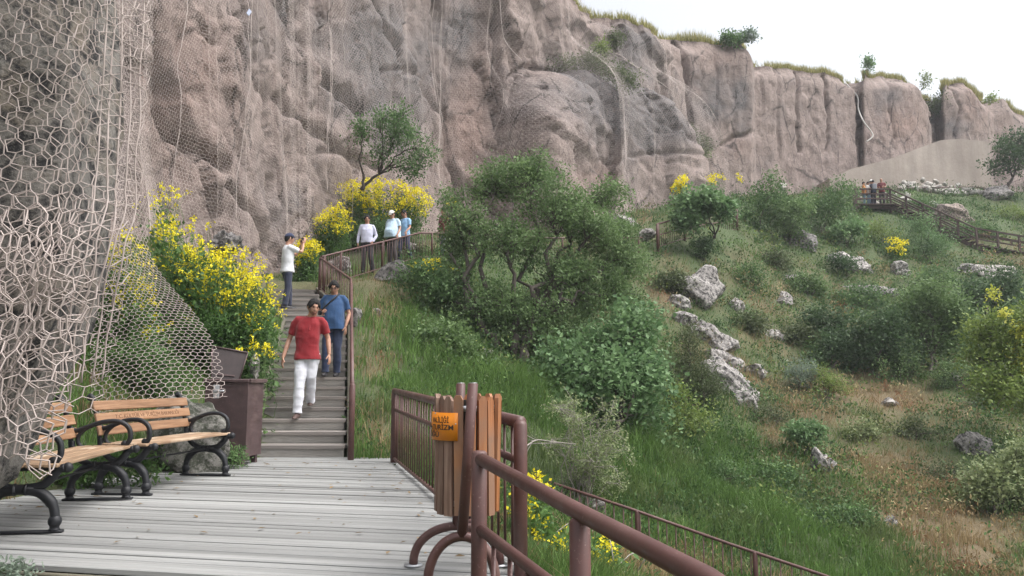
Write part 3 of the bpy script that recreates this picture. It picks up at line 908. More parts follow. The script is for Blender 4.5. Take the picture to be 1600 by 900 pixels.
# ------------------------------------------------------------------ benches
def make_bench(loc, rz, label, L=1.5, carved=True):
    root = empty('park_bench', loc, rz)
    tag(root, label, 'bench', 'wood and cast iron benches on the deck')
    def bar(name, pts, r, par, n=8, k=5):
        return MB().tube(catmull(pts, k), r, n).build(name, m_iron, par, True)
    for sx in (-1, 1):
        x = sx * (L / 2 - .06)
        P = lambda y, z: (x, y, z)
        mb = MB()
        mb.box((x, 0, .009), (.05, .56, .018), bev=.004)
        for s in (-1, 1):
            mb.tube(catmull([P(s * .225, .02), P(s * .225, .1), P(s * .20, .19), P(s * .12, .265), P(s * .02, .285)], 5), [.03] * 10 + [.036] * 11, 8)
            mb.sphere(P(s * .225, .075), (.043, .043, .046), 10, 8)
            mb.tube([P(s * .225, .0185), P(s * .225, .03)], [.04, .03], 10)
        mb.tube([P(-.09, .285), P(.09, .285)], .034, 10)
        mb.tube([P(-.045, .285), P(-.03, .285)], .041, 10); mb.tube([P(.03, .285), P(.045, .285)], .041, 10)
        fr_ = mb.build('end_frame', m_iron, root, True)
        bar('seat_bracket', [P(.04, .29), P(.13, .31), P(.19, .36), P(.225, .41), P(.27, .425)], .031, fr_)
        bar('seat_bracket', [P(-.04, .29), P(-.13, .32), P(-.19, .37), P(-.225, .44), P(-.235, .5)], .026, fr_)
        MB().box((x, 0, .418), (.04, .46, .022), bev=.005).build('seat_bearer', m_iron, fr_)
        bar('back_upright', [P(-.235, .42), P(-.25, .55), P(-.285, .70), P(-.325, .84), P(-.35, .865)], .021, fr_)
        MB().sphere(P(-.355, .862), (.022, .034, .034)).sphere(P(-.315, .8), (.026, .035, .04)).build('scroll', m_iron, fr_, True)
        MB().sphere(P(.285, .425), (.032, .035, .035)).build('knob', m_iron, fr_, True)
        bar('arm_rest', [P(-.27, .62), P(-.21, .585), P(-.13, .61), P(0, .655), P(.13, .66), P(.215, .61), P(.235, .52), P(.20, .45)], .021, fr_)
        bar('arm_loop', [P(-.03, .645), P(-.13, .60), P(-.185, .53), P(-.17, .46), P(-.10, .43)], .018, fr_)
        MB().sphere(P(.19, .47), (.02, .03, .03)).build('scroll', m_iron, fr_, True)
    for i, y in enumerate((.195, .085, -.025, -.135)):
        MB().box((0, y, .443), (L, .095, .026), bev=.006).build('seat_slat', m_seat, root)
    for i, (y, z) in enumerate(((-.222, .565), (-.252, .675), (-.285, .785))):
        rot = Matrix.Rotation(.27, 3, 'X')
        s_ = MB().box((0, 0, 0), (L, .026, .088), bev=.006).build('back_slat', m_slat, root, loc=(0, y, z), rot=(.27, 0, 0))
        if i == 1 and carved:
            cu = bpy.data.curves.new('carving', 'FONT')
            cu.body = 'T.C. KÜLTÜR VE TURİZM BAKANLIĞI'
            cu.size = .07; cu.align_x = 'CENTER'; cu.align_y = 'CENTER'; cu.extrude = .0015; cu.resolution_u = 2
            to = bpy.data.objects.new('carved_text', cu); col.objects.link(to)
            dg = bpy.context.evaluated_depsgraph_get()
            me = bpy.data.meshes.new_from_object(to.evaluated_get(dg))
            bpy.data.objects.remove(to)
            me.materials.clear(); me.materials.append(m_letter)
            w = max(v.co.x for v in me.vertices) - min(v.co.x for v in me.vertices)
            t_ = obj('carved_text', me, s_, (-.02, .0136, 0), (R(90), 0, R(180)))
            t_['kind'] = 'stuff'
            t_.scale = (1.12 / w, .75, 1)
    MB().tube([(-L / 2 + .06, 0, .285), (L / 2 - .06, 0, .285)], .009, 6).build('tie_rod', m_iron, root, True)
    return root
def bench_between(a, bb, label, carved=True):
    a = np.array(a); bb = np.array(bb)           # a: near end, bb: far end (foot centres)
    d = a - bb
    m_ = (a + bb) / 2
    return make_bench((m_[0], m_[1], .002), math.atan2(d[1], d[0]), label, np.linalg.norm(d) + .12, carved)
bench_between((-3.47, 7.28), (-3.30, 8.78), 'far wooden bench with carved back slats next to the brown box')
bench_between((-3.28, 5.46), (-3.53, 6.98), 'near wooden bench half hidden behind the hanging wire net', False)

# ------------------------------------------------------------------ brown storage box with its lid up
bx = empty('storage_box', (-3.47, 10.1, 0), R(-6))
tag(bx, 'brown metal box with raised lid at the foot of the stairs', 'box')
def taper(w0, w1, d0, d1, z0, z1, name, mat, par):
    V = []
    for w, d, z in ((w0, d0, z0), (w1, d1, z1)):
        V += [(-w / 2, -d / 2, z), (w / 2, -d / 2, z), (w / 2, d / 2, z), (-w / 2, d / 2, z)]
    F = [(3, 2, 1, 0), (4, 5, 6, 7), (0, 1, 5, 4), (1, 2, 6, 5), (2, 3, 7, 6), (3, 0, 4, 7)]
    return MB().add(V, F).build(name, mat, par)
taper(.54, .55, .45, .46, .10, .99, 'body', m_box, bx)
MB().box((0, -.245, 1.015), (.58, .03, .035), bev=.006).box((0, .245, 1.015), (.60, .05, .05), bev=.006).box((-.285, 0, 1.015), (.05, .44, .05), bev=.006).box((.285, 0, 1.015), (.05, .44, .05), bev=.006).build('rim', m_box, bx)
for sx in (-1, 1):
    for sy in (-1, 1):
        MB().box((sx * .2, sy * .17 + (-.02 if sy < 0 else 0), .085), (.075, .06, .23), bev=.004).build('leg', m_box, bx)
MB().box((0, 0, .035), (.32, .3, .02)).build('shelf', m_box, bx)
lid = MB()
V = np.array([(-.17, 0, 0), (.17, 0, 0), (.225, 0, .38), (-.215, 0, .42)])
V = np.concatenate([V, V + [0, .03, 0]])
lid.add(V, [(0, 1, 2, 3), (7, 6, 5, 4), (1, 0, 4, 5), (2, 1, 5, 6), (3, 2, 6, 7), (0, 3, 7, 4)])
lo = lid.build('lid', m_plain('lid_inside', (.035, .024, .024), .6, .3, 8), bx, loc=(-.21, .16, 1.03), rot=(R(-16), R(5), R(22)))
MB().tube([(-.215, -.006, .425), (.227, -.006, .385)], .011, 6).tube([(.17, -.006, .01), (.227, -.006, .385)], .008, 6).tube([(-.17, -.006, .01), (-.215, -.006, .425)], .008, 6).build('lid_edge', m_box, lo, True)
MB().box((0, 0, 0), (.22, .012, .02)).build('lid_hinge', m_box, lo, loc=(0, -.008, .06))

# ------------------------------------------------------------------ litter bin on two hoops
bc = np.array([-.235, 4.27])
lb = empty('litter_bin', (bc[0], bc[1], 0))
tag(lb, 'round wooden slat litter bin with orange plate on arched pipe stand', 'litter bin')
rb = .168
zb, zt = .335, .935
NSL = 17
for k in range(NSL):
    a = -math.pi / 2 + (k + .5) / NSL * 2 * math.pi
    mb = MB()
    w = .047
    prof = [(-w / 2, 0), (w / 2, 0), (w / 2, .575), (w / 2 - .012, .597), (-w / 2 + .012, .597), (-w / 2, .575)]
    V = [(x, 0, z) for x, z in prof] + [(x, .02, z) for x, z in prof]
    n = len(prof)
    mb.add(V, [tuple(range(n)), tuple(range(2 * n - 1, n - 1, -1))] + [((i + 1) % n, i, i + n, (i + 1) % n + n) for i in range(n)])
    o_ = mb.build('slat', m_binnew if (math.sin(a * 1.0 + .2) * 0 + math.cos(a)) > -.35 else m_binold, lb, loc=(math.cos(a) * rb, math.sin(a) * rb, zb + random.uniform(-.008, .008)), rot=(random.uniform(-.02, .03), random.uniform(-.012, .012), a + math.pi / 2))
for z in (zb + .055, zt - .07):
    c = [(math.cos(t) * (rb - .024), math.sin(t) * (rb - .024), z) for t in np.linspace(0, 2 * math.pi, 33)]
    MB().tube(c, .018, 4, squash=(.3, 1.1)).build('ring', m_galv, lb, True)
c = np.array([(math.cos(t), math.sin(t)) for t in np.linspace(0, 2 * math.pi, 25)[:-1]]) * (rb - .035)
V = [(x, y, zb + .03) for x, y in c] + [(x, y, zt - .03) for x, y in c]
MB().add(V, [tuple(range(24))] + [(i, (i + 1) % 24, (i + 1) % 24 + 24, i + 24) for i in range(24)]).build('liner', m_darkin, lb, True)
def lp(px, py, Y):
    p = at(px, py, Y); return np.array([p.x - bc[0], p.y - bc[1], p.z])
for (Yh, foot_px, foot_py, top_px, top_py, ptop, pbot) in ((4.53, 646, 868, 705, 820, (720, 600), (714, 822)), (4.03, 668, 905, 738, 838, (739, 600), (722, 838))):
    f = lp(foot_px, foot_py, Yh); f[2] = .012
    hb = lp(pbot[0], pbot[1], Yh)
    hw = hb[0] - f[0]
    pts = [(hb[0] - hw * math.cos(t), hb[1], .012 + (hb[2] - .012) * math.sin(t) ** .9 if math.sin(t) > 0 else .012) for t in np.linspace(0, math.pi, 25)]
    MB().tube(pts, .024, 10).build('hoop_leg', m_pipe, lb, True)
    for sx in (-1, 1):
        MB().tube([(hb[0] + sx * hw, hb[1], .001), (hb[0] + sx * hw, hb[1], .010)], .05, 16).build('foot_plate', m_galv, lb, True)
    t_ = lp(ptop[0], ptop[1], Yh)
    MB().tube([hb, t_, t_ + [0, 0, .003]], [.0265, .0265, .021], 12).build('post', m_pipe, lb, True)
    MB().tube([t_ + [0, 0, .0035], t_ + [0, 0, .007]], .021, 10).build('post_cap', m_galv, lb, True)
    mid_ = hb + (t_ - hb) * .62
    MB().tube([mid_, (mid_[0] * .6, mid_[1] * .6, mid_[2])], .012, 6).build('pivot', m_galv, lb, True)
    MB().tube([hb + [0, 0, .09], (0, 0, zb + .01)], .016, 6).build('cross_bar', m_pipe, lb, True)
# orange plate bent around the slats
def arc(theta, z, r): return (math.sin(theta) * r, -math.cos(theta) * r, z)      # theta = 0 faces the viewer
plate_r = rb + .0165
zs0, zs1 = .705, .845
th = np.linspace(R(-120), R(-12), 19)
V = [arc(t, z, plate_r + d) for d in (0, .003) for z in (zs0, zs1) for t in th]
n = len(th); F = []
for i in range(n - 1):
    F += [(2 * n + i, 2 * n + i + 1, 3 * n + i + 1, 3 * n + i), (i + 1, i, n + i, n + i + 1), (i, i + 1, 2 * n + i + 1, 2 * n + i), (n + i + 1, n + i, 3 * n + i, 3 * n + i + 1)]
F += [(n - 1, 2 * n - 1, 4 * n - 1, 3 * n - 1), (n, 0, 2 * n, 3 * n)]
pl = MB().add(V, F).build('name_plate', m_sign, lb, True)
for (body, ta, tb, zc, hgt) in (('VALİLİĞİ', -68, -27, .808, .026), ('ve TURİZM', -82, -19, .772, .026), ('LÜĞÜ', -86, -47, .735, .026)):
    cu = bpy.data.curves.new('lettering', 'FONT')
    cu.body = body; cu.size = .05; cu.extrude = .0004; cu.resolution_u = 3; cu.offset = .0008
    to = bpy.data.objects.new('lettering', cu); col.objects.link(to)
    me = bpy.data.meshes.new_from_object(to.evaluated_get(bpy.context.evaluated_depsgraph_get()))
    bpy.data.objects.remove(to)
    bm = bmesh.new(); bm.from_mesh(me)
    xs = [v.co.x for v in bm.verts]; x0, x1 = min(xs), max(xs)
    for v in bm.verts:
        t = R(ta) + (v.co.x - x0) / (x1 - x0) * R(tb - ta)
        v.co = Vector(arc(t, zc - .013 + v.co.y / .036 * hgt, plate_r + .0042 + v.co.z))
    bm.to_mesh(me); bm.free()
    me.materials.clear(); me.materials.append(m_ink)
    obj('lettering', me, pl)
MB().sphere(arc(R(-15), .79, plate_r + .004), .004, 6, 4).sphere(arc(R(-58), .84, plate_r + .004), .004, 6, 4).build('rivet', m_galv, pl)

# steel anchor plate that holds the edge of the net
an = empty('net_anchor', at(338, 612, 9.2))
tag(an, 'small grey steel plate with rod pinning the net edge to the boulder', 'anchor')
MB().box((0, 0, 0), (.065, .012, .15), bev=.003).build('plate', m_galv, an, rot=(0, 0, R(15)))
MB().tube([(-.02, .1, .0), (0, -.03, 0), (.12, -.10, .01)], .011, 8).build('rod', m_galv, an, True)
# ------------------------------------------------------------------ rocks
def m_rock(name, pale, mid, dark, lich=.5, scale=1.0, warm=None):
    m, nt, b = mat_new(name)
    oi = nt.nodes.new('ShaderNodeObjectInfo')
    tc = nt.nodes.new('ShaderNodeTexCoord')
    va = nt.nodes.new('ShaderNodeVectorMath'); va.operation = 'ADD'
    cmb = nt.nodes.new('ShaderNodeCombineXYZ')
    for i in range(3): nt.links.new(mathn(nt, 'MULTIPLY', oi.outputs['Random'], 23.0 + i * 9), cmb.inputs[i])
    nt.links.new(tc.outputs['Object'], va.inputs[0]); nt.links.new(cmb.outputs[0], va.inputs[1])
    v = va.outputs[0]
    n1 = tex(nt, 'noise', 2.5 * scale, 8, .7, v); n2 = tex(nt, 'noise', 9 * scale, 8, .75, v); n3 = tex(nt, 'noise', 30 * scale, 4, .7, v)
    c = ramp(nt, n1.outputs[0], [(.3, mid), (.65, pale)])
    if warm: c = mixc(nt, ramp(nt, n1.outputs[0], [(.5, (0, 0, 0)), (.62, (.8, .8, .8))]), c, warm)
    c = mixc(nt, ramp(nt, n2.outputs[0], [(.5 - .1 * lich, (1, 1, 1)), (.56 - .02 * lich, (0, 0, 0))]), c, dark)
    c = mixc(nt, .6, c, ramp(nt, n3.outputs[0], [(.3, (.5, .5, .5)), (.6, (1.15, 1.15, 1.15))]), 'MULTIPLY')
    nt.links.new(c, b.inputs['Base Color'])
    b.inputs['Roughness'].default_value = .92
    bump(nt, b, mathn(nt, 'ADD', n2.outputs[0], mathn(nt, 'MULTIPLY', n3.outputs[0], .3)), .8, .05 / scale)
    return m
m_rockgrey = m_rock('lichen_boulder', (.40, .375, .355), (.27, .25, .235), (.04, .037, .037), .8)
m_rockpale = m_rock('pale_rock', (.52, .49, .46), (.36, .33, .31), (.12, .11, .105), .35)
m_rocktan = m_rock('tan_rock', (.40, .33, .28), (.27, .21, .175), (.11, .09, .08), .3)
m_rockdark = m_rock('dark_rock', (.26, .245, .235), (.14, .13, .125), (.035, .033, .033), .8)
m_rockbench = m_rock('grey_boulder', (.25, .24, .22), (.14, .135, .12), (.045, .05, .035), .5)
m_rubble = m_rock('white_stone', (.66, .63, .59), (.50, .475, .44), (.30, .28, .25), .05)

def rock_mesh(size, seed, mat, sub=4, rough=.12, flat=1.0, blocky=0.85):
    bm = bmesh.new()
    bmesh.ops.create_icosphere(bm, subdivisions=sub, radius=1.0)
    V = np.array([v.co[:] for v in bm.verts])
    F = np.array([[v.index for v in f.verts] for f in bm.faces]); bm.free()
    r2 = np.random.default_rng(seed)
    # chop with a few random planes for a broken, faceted block
    for _ in range(13):
        n = r2.normal(size=3); n /= np.linalg.norm(n)
        h = r2.uniform(.5, .82)
        d = V @ n - h
        V = V - np.outer(np.clip(d, 0, None) * min(1.0, blocky * 1.2), n)
    nn = V / np.linalg.norm(V, axis=1, keepdims=True)
    V = V + nn * (fbm(V * 1.6 + seed, 4, seed) * rough + (ridged(V * 2.2 + seed, 3, seed + 3) - 1) * rough * .35)[:, None]
    V = V * np.array(size)
    return np_mesh('rock', V, F, mat, True)
def boulder(px, py, wpx, hpx, mat, label, seed, Y=None, tilt=0.0, deep=.8, sub=5, name='boulder', rough=.13, sink=.42, group='boulders on the hillside'):
    """px, py: middle of the rock's foot in the photograph; its distance is that of the ground there"""
    g = ground_at(px, py) if Y is None else Vector((at(px, py, Y).x, Y, at(px, py, Y).z))
    k = g.y / FPX
    w, h = wpx * k / 2, hpx * k / 2
    o = obj(name, rock_mesh((w * 1.05, max(w, h) * deep, h * (1 + sink)), seed, mat, sub, rough), None, (g.x, g.y + max(w, h) * deep * .55, g.z + h * (1 - sink)), (0, tilt, random.uniform(-.3, .3)))
    return tag(o, label, 'rock', group)
boulder(290, 728, 140, 128, m_rockbench, 'grey mossy boulder behind the benches under the draped net', 3, Y=9.15, deep=.7, sub=5, group=None)
boulder(1092, 478, 92, 84, m_rockgrey, 'large black and white lichen boulder tilted on the slope right of the tree', 11, tilt=.55, deep=.7, sub=5)
boulder(1154, 487, 26, 22, m_rockpale, 'small round pale rock just right of the large lichen boulder', 12)
boulder(1115, 545, 92, 52, m_rockgrey, 'lichen rock ledge below the large tilted boulder', 13, deep=.9)
boulder(1152, 616, 112, 48, m_rockgrey, 'flat lichen slab in the middle of the dry slope', 14, deep=.9, tilt=.5, sub=5)
boulder(1255, 388, 66, 40, m_rockdark, 'dark rock with a pale foot under the leafy bushes', 15)
boulder(1332, 424, 88, 38, m_rockpale, 'long pale rock below the dark bushes in the middle of the slope', 16, deep=.6, tilt=.2)
boulder(1412, 432, 38, 26, m_rockpale, 'small pale rock left of the green round bush', 17, tilt=.3)
boulder(1372, 462, 110, 26, m_rockgrey, 'low flat rock shelf above the shady trees on the right', 18, deep=.6)
boulder(1540, 432, 120, 26, m_rockpale, 'long pale slab below the far boardwalk', 19, deep=.6)
boulder(1238, 442, 58, 14, m_rockpale, 'thin pale rock edge in dry grass', 20, deep=.6)
boulder(1226, 478, 34, 22, m_rockpale, 'small pale rock beside reddish grass left of the shady trees', 21)
boulder(1210, 530, 32, 18, m_rockpale, 'rounded pale rock in orange dry grass', 22)
boulder(615, 441, 84, 34, m_rockdark, 'dark slanting rock ledge below the upper path railing', 23, tilt=-.4, deep=.4, Y=21.3, sub=5)
boulder(553, 503, 24, 36, m_rockdark, 'dark rock against the stair railing', 24, Y=17.0)
boulder(590, 494, 22, 14, m_rockgrey, 'small stone in cut grass right of the stair railing', 25)
boulder(350, 392, 58, 36, m_rockdark, 'dark craggy rock on the bank above the yellow flowers', 26, Y=15.2, rough=.35)
boulder(396, 582, 26, 32, m_rockpale, 'pale stone on the bank beside the stairs above the brown box', 27, Y=11.6)
boulder(398, 552, 18, 20, m_rockpale, 'smaller pale stone higher on the bank beside the stairs', 28, Y=12.2)
boulder(1530, 712, 70, 42, m_rockgrey, 'broken grey rocks at the right edge above the leafy shrub', 29)
boulder(1290, 738, 40, 36, m_rockgrey, 'grey rock below the small leafy plant on the dry slope', 30)
boulder(1392, 636, 32, 16, m_rockpale, 'little pale rock in dry grass under the trees', 31)
boulder(1268, 298, 56, 24, m_rockgrey, 'grey rock behind the upper bushes below the concrete wall', 32)
boulder(1225, 301, 15, 20, m_rubble, 'white stone among the upper bushes', 33, Y=41, sink=.0, rough=.1)
boulder(1502, 346, 66, 36, m_rocktan, 'brown and grey boulder beyond the far wooden stairs', 34)
boulder(1462, 330, 50, 22, m_rockgrey, 'grey boulder between the far stairs and the stone pile', 35)
boulder(1560, 312, 60, 26, m_rockgrey, 'grey rock at the right end of the stone pile', 36)
boulder(642, 402, 30, 24, m_rockpale, 'pale rock behind the legs of the man in the white cap', 37, Y=27.0)
boulder(532, 420, 48, 26, m_rockgrey, 'grey rock behind the railing at the top of the stairs', 38, Y=23.0)
boulder(930, 806, 44, 26, m_rockpale, 'pale rock behind the lower railing', 39)
boulder(745, 560, 80, 18, m_rockdark, 'dark rock ledge at the foot of the big tree', 40, deep=.5)
boulder(1300, 520, 30, 16, m_rockpale, 'pale stone showing between the shady trees', 41)
boulder(1305, 560, 26, 26, m_rockpale, 'pale rock half hidden by the low shady tree', 42)
boulder(1490, 596, 22, 14, m_rockpale, 'tiny pale rock at the right under the trees', 43)
boulder(1395, 825, 32, 20, m_rockgrey, 'grey stone in the dry bank at lower right', 44)
boulder(1010, 372, 34, 18, m_rockpale, 'pale rock at the left foot of the short railing', 45, Y=31.5)
boulder(975, 352, 50, 20, m_rockpale, 'pale rock strip at the foot of the cliff behind the tree', 46, Y=35)

boulder(1078, 512, 60, 26, m_rockgrey, 'embedded lichen rock between the tilted boulder and the ledge', 47, deep=1.0, tilt=.3, sink=.6)
boulder(1128, 572, 84, 30, m_rockgrey, 'embedded lichen rock just above the flat slab', 48, deep=1.1, tilt=.4, sink=.6)
boulder(1186, 590, 60, 26, m_rockpale, 'embedded pale rock at the right end of the flat slab', 49, deep=1.1, tilt=.3, sink=.6)
boulder(1168, 640, 50, 26, m_rockgrey, 'embedded lichen rock below the flat slab', 50, deep=1.0, tilt=.5, sink=.6)
boulder(1060, 482, 40, 22, m_rockgrey, 'low lichen rock at the left foot of the tilted boulder', 51, deep=1.0, sink=.6)
# overhanging rock at the left edge, close to the viewer
m_rocknear = m_rock('near_rock', (.27, .25, .225), (.13, .12, .11), (.022, .021, .022), .9, .8, (.20, .165, .13))
def super_box(c, half, rz, e=3.5, n=72, m=56):
    V, F = ball_vf(n, m)
    V = np.sign(V) * np.abs(V) ** .5 if False else V / (np.sum(np.abs(V) ** e, axis=1, keepdims=True) ** (1 / e))
    V = V * np.array(half)
    c_, s_ = math.cos(rz), math.sin(rz)
    V = np.stack([V[:, 0] * c_ - V[:, 1] * s_, V[:, 0] * s_ + V[:, 1] * c_, V[:, 2]], -1)
    return V + np.array(c), F
V, F = super_box((0, 0, 0), (2.45, .60, 3.92), R(15), 9)
C0 = np.array([-4.90, 4.12, 4.15])
W = V + C0
low = smooth01(2.0, .4, W[:, 2])
W[:, 0] -= low * .12 * smooth01(-4.5, -2.2, W[:, 0])
W[:, 1] -= low * .1 * smooth01(3.8, 5.2, W[:, 1])
nrm = V / np.linalg.norm(V, axis=1, keepdims=True)
dsp = fbm(W * .9, 4, 5) * .17 + (ridged(W * 1.3, 4, 9) - 1) * .10
W = W + nrm * dsp[:, None]
W[:, 2] = np.where(W[:, 0] < -3.9, np.where(W[:, 2] < 1.2, W[:, 2] - 1.9 * smooth01(1.2, .6, W[:, 2]) * smooth01(-3.6, -4.4, W[:, 0]), W[:, 2]), W[:, 2])
nr_ = MB().add(W - C0, F).build('overhanging_rock', m_rocknear, None, True, loc=C0)
tag(nr_, 'dark lichen rock mass overhanging the benches behind the nearest net', 'rock')

# ------------------------------------------------------------------ wire nets
def m_netmat(name, c):
    m, nt, b = mat_new(name)
    n = tex(nt, 'noise', 1.3, 5, .6); n2 = tex(nt, 'noise', 14, 4, .6)
    cc = ramp(nt, n.outputs[0], [(.3, tuple(x * .78 for x in c)), (.7, tuple(min(1, x * 1.12) for x in c))])
    cc = mixc(nt, .4, cc, ramp(nt, n2.outputs[0], [(.3, (.7, .66, .62)), (.7, (1.1, 1.1, 1.1))]), 'MULTIPLY')
    nt.links.new(cc, b.inputs['Base Color'])
    b.inputs['Roughness'].default_value = .6
    return m
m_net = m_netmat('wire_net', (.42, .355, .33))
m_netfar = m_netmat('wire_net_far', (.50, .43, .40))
def hexnet(name, U, H, w, fn, wire, mat, ribbon=False, jitter=0.0, keep=None, seed=1, a=None, twist=1.35, parent=None, nside=3, double=None):
    a = a or w * .62
    K = int(U / (w / 2)) + 1
    J = int(H / (1.5 * a)) + 1
    k = np.arange(K)[None, :]; j = np.arange(J)[:, None]
    u = np.repeat(k * w / 2, J, 0).astype(float); v = (j * 1.5 * a + ((k + j) % 2) * a * .5).astype(float)
    r2 = np.random.default_rng(seed)
    if jitter:
        u = u + r2.normal(size=u.shape) * jitter; v = v + r2.normal(size=u.shape) * jitter
    P, N = fn(u, v)
    idx = np.arange(K * J).reshape(J, K)
    E1 = np.stack([idx[:, :-1].ravel(), idx[:, 1:].ravel()], 1)
    up = ((k + j) % 2 == 1)[:-1]
    E2 = np.stack([idx[:-1][up], idx[1:][up]], 1)
    if keep is not None:
        ok = keep(u, v, P).ravel()
        E1 = E1[ok[E1[:, 0]] & ok[E1[:, 1]]]; E2 = E2[ok[E2[:, 0]] & ok[E2[:, 1]]]
    P = P.reshape(-1, 3); N = N.reshape(-1, 3)
    E = np.concatenate([E1, E2]); wr = np.concatenate([np.full(len(E1), wire), np.full(len(E2), wire * twist)])
    p0, p1 = P[E[:, 0]], P[E[:, 1]]
    d = p1 - p0; L = np.linalg.norm(d, axis=1, keepdims=True) + 1e-9; d = d / L
    p0 = p0 - d * wire * .5; p1 = p1 + d * wire * .5
    n = N[E[:, 0]]
    A = np.cross(d, n); A /= (np.linalg.norm(A, axis=1, keepdims=True) + 1e-9)
    if ribbon:
        o = A * wr[:, None]
        V = np.stack([p0 - o, p0 + o, p1 + o, p1 - o], 1).reshape(-1, 3)
        F = np.arange(len(V)).reshape(-1, 4)
    else:
        B = np.cross(d, A)
        ring = []
        for q in range(nside):
            t = 2 * math.pi * q / nside
            ring.append((A * math.cos(t) + B * math.sin(t)) * wr[:, None])
        V = np.stack([p0 + o for o in ring] + [p1 + o for o in ring], 1).reshape(-1, 3)
        base = np.arange(len(E))[:, None] * (2 * nside)
        F = np.concatenate([base + np.array([[q, (q + 1) % nside, (q + 1) % nside + nside, q + nside]]) for q in range(nside)])
    return obj(name, np_mesh(name, V, F, mat, not ribbon), parent)

# nearest net: hangs over the overhanging rock, its loose foot crumpled
def near_fn(u, v, off=0.0, crumple=0.0, seed=0):
    # u from the right edge leftwards, v down from the top (z = 4.6)
    z = 4.6 - v
    bend = np.clip(.16 - u, 0, None)
    uu = u - .10
    x = -2.17 - .968 * uu + bend * -.5; y = 4.22 - .25 * uu + bend * 1.6
    sh = smooth01(2.3, .5, z)
    x = x - .16 * sh; y = y - .05 * sh
    P = np.stack([x, y, z], -1)
    N = np.broadcast_to(np.array([.25, -.968, 0]), P.shape).copy()
    P = P + N * (off + fbm(P * 1.1, 3, 14 + seed) * .05 + .035 * np.sin(u * 17 + 1.5 * noise3(P * .8, 3)) * smooth01(.9, .1, u))[..., None]
    P = P + np.array([.968, .25, 0]) * (.03 * np.sin(u * 15 + z * .8) * smooth01(1.0, .1, u))[..., None]
    if crumple:
        c = smooth01(2.25, 1.85, z) * crumple
        for i in range(3):
            P[..., i] += (fbm(P * 3.0 + 5 * i, 3, 50 + i + seed) * .045 + fbm(P * 7 + 3 * i, 2, 60 + i + seed) * .006) * c
        P = P + N * (.11 * smooth01(2.05, 1.5, z) * crumple)[..., None]
    return P, N
net1 = empty('wire_net', (-2.2, 4.3, .5))
tag(net1, 'nearest coarse hexagonal wire net with crumpled foot at the left edge', 'net', 'rockfall nets on the cliff')
def keep_low(u, v, P):
    px, py = project(P)
    lim = np.interp(px, [-200, 0, 30, 62, 84, 100, 112, 140, 165], [640, 705, 728, 760, 742, 712, 640, 530, 360]) + 14 * noise3(P * 6, 3)
    return py < lim
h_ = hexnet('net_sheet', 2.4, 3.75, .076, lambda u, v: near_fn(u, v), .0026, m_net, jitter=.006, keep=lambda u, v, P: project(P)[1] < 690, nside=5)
for nm, kw in (('net_fold', dict(off=.04, crumple=.9, seed=0)), ('net_fold', dict(off=.09, crumple=1.0, seed=7)), ('net_fold', dict(off=.0, crumple=1.0, seed=15)), ('net_fold', dict(off=.13, crumple=1.1, seed=23))):
    f_ = hexnet(nm, 2.4, 4.25, .080 + kw['seed'] * .0006, lambda u, v, kw=kw: near_fn(u, v, **kw), .0034, m_net, jitter=.005,
                keep=lambda u, v, P: keep_low(u, v, P) & (P[..., 2] < 1.99 - kw['off'] * 2.5 + .05 * noise3(P * 3, 1)), seed=4 + kw['seed'], nside=4, a=.064)
    f_.parent = net1; f_.location = -np.array(net1.location)
h2_ = hexnet('net_sheet', .62, 3.2, .078, lambda u, v: near_fn(u, v, .035, 0, 5), .0026, m_net, jitter=.008, seed=33, nside=5)
h2_.parent = net1; h2_.location = -np.array(net1.location)
h_.parent = net1; h_.location = -np.array(net1.location)
# selvedge: bundled wires along the free right edge
for q in range(5):
    pts = []
    for z in np.linspace(4.6, 1.0, 70):
        p, _ = near_fn(np.array([.02 + .03 * q]), np.array([4.6 - z]), .0, .4 if z < 2 else 0)
        p = p[0] + np.array([noise3(np.array([z * 4, q * 3.0, 0.5]), 3), noise3(np.array([z * 4, q * 3.0, 7.5]), 4), 0]) * .018
        pts.append(p)
    MB().tube(pts, .0048, 5).build('selvedge_wire', m_net, net1, True, loc=-np.array(net1.location))

# middle net: hangs from the cliff and is draped over the bank behind the benches
LB = catmull([at(128, -120, 11.8), at(135, 100, 11.6), at(138, 300, 11.2), at(140, 420, 10.8), at(140, 520, 10.0), at(140, 600, 9.2), at(142, 650, 8.9)], 8)
RB = catmull([at(240, -120, 12.2), at(238, 100, 12.0), at(233, 300, 11.7), at(234, 395, 11.3), at(288, 470, 10.6), at(336, 540, 9.8), at(356, 618, 9.0)], 8)
def arcl(P):
    l = np.concatenate([[0], np.cumsum(np.linalg.norm(np.diff(P, axis=0), axis=1))]); return l / l[-1]
la, ra = arcl(LB), arcl(RB)
HL = float(np.linalg.norm(np.diff(RB, axis=0), axis=1).sum())
def mid_fn(u, v):
    t = np.clip(v / HL, 0, 1); s = np.clip(u / 1.45, 0, 1)
    Lp = np.stack([np.interp(t, la, LB[:, i]) for i in range(3)], -1); Rp = np.stack([np.interp(t, ra, RB[:, i]) for i in range(3)], -1)
    P = Rp + (Lp - Rp) * s[..., None]
    N = np.broadcast_to(np.array([.4, -.9, .2]), P.shape).copy()
    P = P + N * (fbm(P * .9, 3, 24) * .10 + .22 * np.sin(np.pi * s) * smooth01(.45, .8, t) + .10 * np.sin(s * 14) * smooth01(.6, .2, t))[..., None]
    return P, N
net2 = hexnet('wire_net', 1.45, HL, .082, mid_fn, .0034, m_net, jitter=.006, seed=9)
tag(net2, 'loose wire net draped over the bank and boulder behind the benches', 'net', 'rockfall nets on the cliff')

